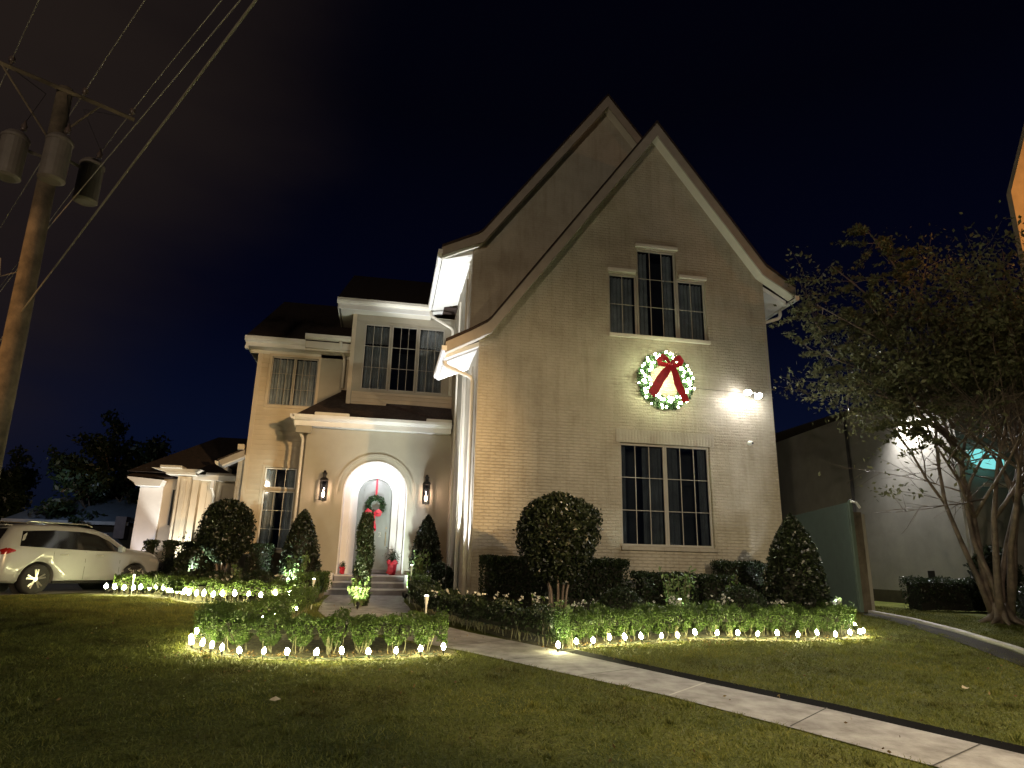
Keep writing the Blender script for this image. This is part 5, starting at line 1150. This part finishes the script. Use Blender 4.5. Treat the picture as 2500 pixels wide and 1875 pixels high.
# low lit branch towards the flood light
def spray(o, a, b, n, spread_, rad, lm):
    a, b = Vector(a), Vector(b); mm = M(); P = []; mid = (a + b) / 2 + Vector((0, 0, .25))
    mm.tube([tuple(a), tuple(mid), tuple(b)], [rad, rad * .7, rad * .3], 6)
    for i in range(14):
        f = rnd.uniform(.35, 1); s = a.lerp(b, f) + Vector((0, 0, .25 * math.sin(math.pi * f))); e = s + Vector((rnd.gauss(-.15, spread_), rnd.gauss(0, spread_), rnd.gauss(-.05, spread_ * .45))); mm.tube([tuple(s), tuple(e)], [rad * .3, rad * .12], 4)
        for j in range(n // 14): P.append(tuple(s.lerp(e, rnd.uniform(.3, 1.1)) + Vector((rnd.gauss(0, .07), rnd.gauss(0, .07), rnd.gauss(0, .035)))))
    mm.build('branch', BARKP, o, smooth=True); put('foliage', leaves_mesh(np.array(P), .055, .5), lm, o)
spray(mt, (14.0, 13.9, 3.5), (11.8, 13.6, 4.5), 1100, .5, .035, L_TREE)
spray(mt, (14.1, 13.9, 3.8), (11.4, 14.0, 5.6), 1300, .5, .045, L_TREE)
spray(mt, (14.1, 14.2, 4.2), (11.7, 14.8, 6.9), 900, .5, .045, L_TREE)
spray(mt, (14.1, 14.2, 4.6), (12.0, 14.2, 7.9), 900, .5, .045, L_TREE)
for a_, b_ in (((13.9, 14.2, 4.8), (10.6, 14.6, 6.5)), ((13.9, 14.2, 5.6), (10.7, 14.4, 7.7)), ((14.0, 14.3, 6.2), (11.4, 14.6, 9.0)), ((13.9, 14.0, 4.2), (11.3, 13.8, 5.3)), ((14.1, 14.2, 7.0), (12.4, 14.4, 10.2))): spray(mt, a_, b_, 1500, .6, .04, L_TREE)
tree('background_tree', 'dark tree rising behind the garage wing', (-17, 48, 0), 1, 11, .8, 16000, L_DARK, BARK, .17, 3, first=.35, thick=.3, group='dark background trees')
tree('background_tree', 'dark tree beyond the low house at the far left', (-28, 55, 0), 1, 10, .9, 16000, L_DARK, BARK, .17, 9, first=.33, thick=.3, group='dark background trees')
tree('background_tree', 'dark tree behind the roof of the left wing', (-9, 52, 0), 1, 11.5, .9, 16000, L_DARK, BARK, .17, 14, first=.35, thick=.3, group='dark background trees')
tree('background_tree', 'dark tree left of the low house, partly hidden by the pole', (-36, 50, 0), 1, 12, .8, 16000, L_DARK, BARK, .17, 22, first=.33, thick=.3, group='dark background trees')
# far house
fh = thing('far_house', (-18, 45, 0), 'low dark single-storey house with a blue-grey roof beyond the parked car', 'house')
M().box(-21.6, -12.5, 45.4, 53, 0, 2.75).build('wall', mat('dark_siding', (.09, .09, .10), .8), fh)
M().loft([[(-22.1, 44.8, 2.95), (-12, 44.8, 2.95), (-12, 53, 2.95), (-22.1, 53, 2.95)], [(-20.4, 48, 4.6), (-12, 48, 4.6), (-12, 50, 4.6), (-20.4, 50, 4.6)]]).build('roof', mat('blue_grey_roof', (.11, .14, .18), .5), fh)
M().box(-22.1, -15.2, 44.68, 44.79, 2.78, 2.98).build('gutter', mat('dim_gutter', (.34, .34, .35), .5), fh)
M().box(-15.9, -15.3, 44.6, 45.3, 2.0, 3.3).build('side_wall', mat('rose_wall', (.20, .16, .16), .8), fh)
point('far_yard_light', (-18.5, 41.5, 4.6), 130, (.6, .75, 1), .2)
# small leaf litter on the lawn
LT = []
for i in range(420):
    x, y = rnd.uniform(-7, 12), 3 + 13 * rnd.random() ** 1.3; LT.append((x, y, gz(x, y) + .035))
for i in range(300):
    x = rnd.uniform(2.5, 9.2); LT.append((x, 10.2 + (x - 2.5) * .16 + rnd.uniform(0, .7), 0)); LT[-1] = (LT[-1][0], LT[-1][1], gz(LT[-1][0], LT[-1][1]) + .02)
for i in range(260):
    a = rnd.uniform(-2.6, 1.0); LT.append((a, 9.6 + rnd.uniform(0, .6), 0)); LT[-1] = (a, LT[-1][1], gz(a, LT[-1][1]) + .02)
o = put('leaf_litter', leaves_mesh(np.array(LT), .020, .5, up=np.array([0, 0, .0])), leaf_mat('dry_litter', [(.10, .06, .03), (.20, .13, .06), (.30, .22, .10)], .8, .1)); tag(o, 'scattered dry leaf litter on the lawn and bed edges', 'leaf litter', kind='stuff')
lf_ = [(6.9, 7.35, 'pale fallen leaf lying on the right lawn'), (-.9, 7.2, 'small fallen leaf on the front lawn')]
for x, y, l in lf_:
    tag(M().loft([[(x - .05, y, gz(x, y) + .05), (x, y - .02, gz(x, y) + .045), (x + .06, y + .01, gz(x, y) + .055)], [(x - .04, y + .02, gz(x, y) + .06), (x, y + .05, gz(x, y) + .075), (x + .05, y + .04, gz(x, y) + .05)]], cap=False, close=False).build('fallen_leaf', mat('dry_leaf', (.5, .42, .28), .8)), l, 'leaf')
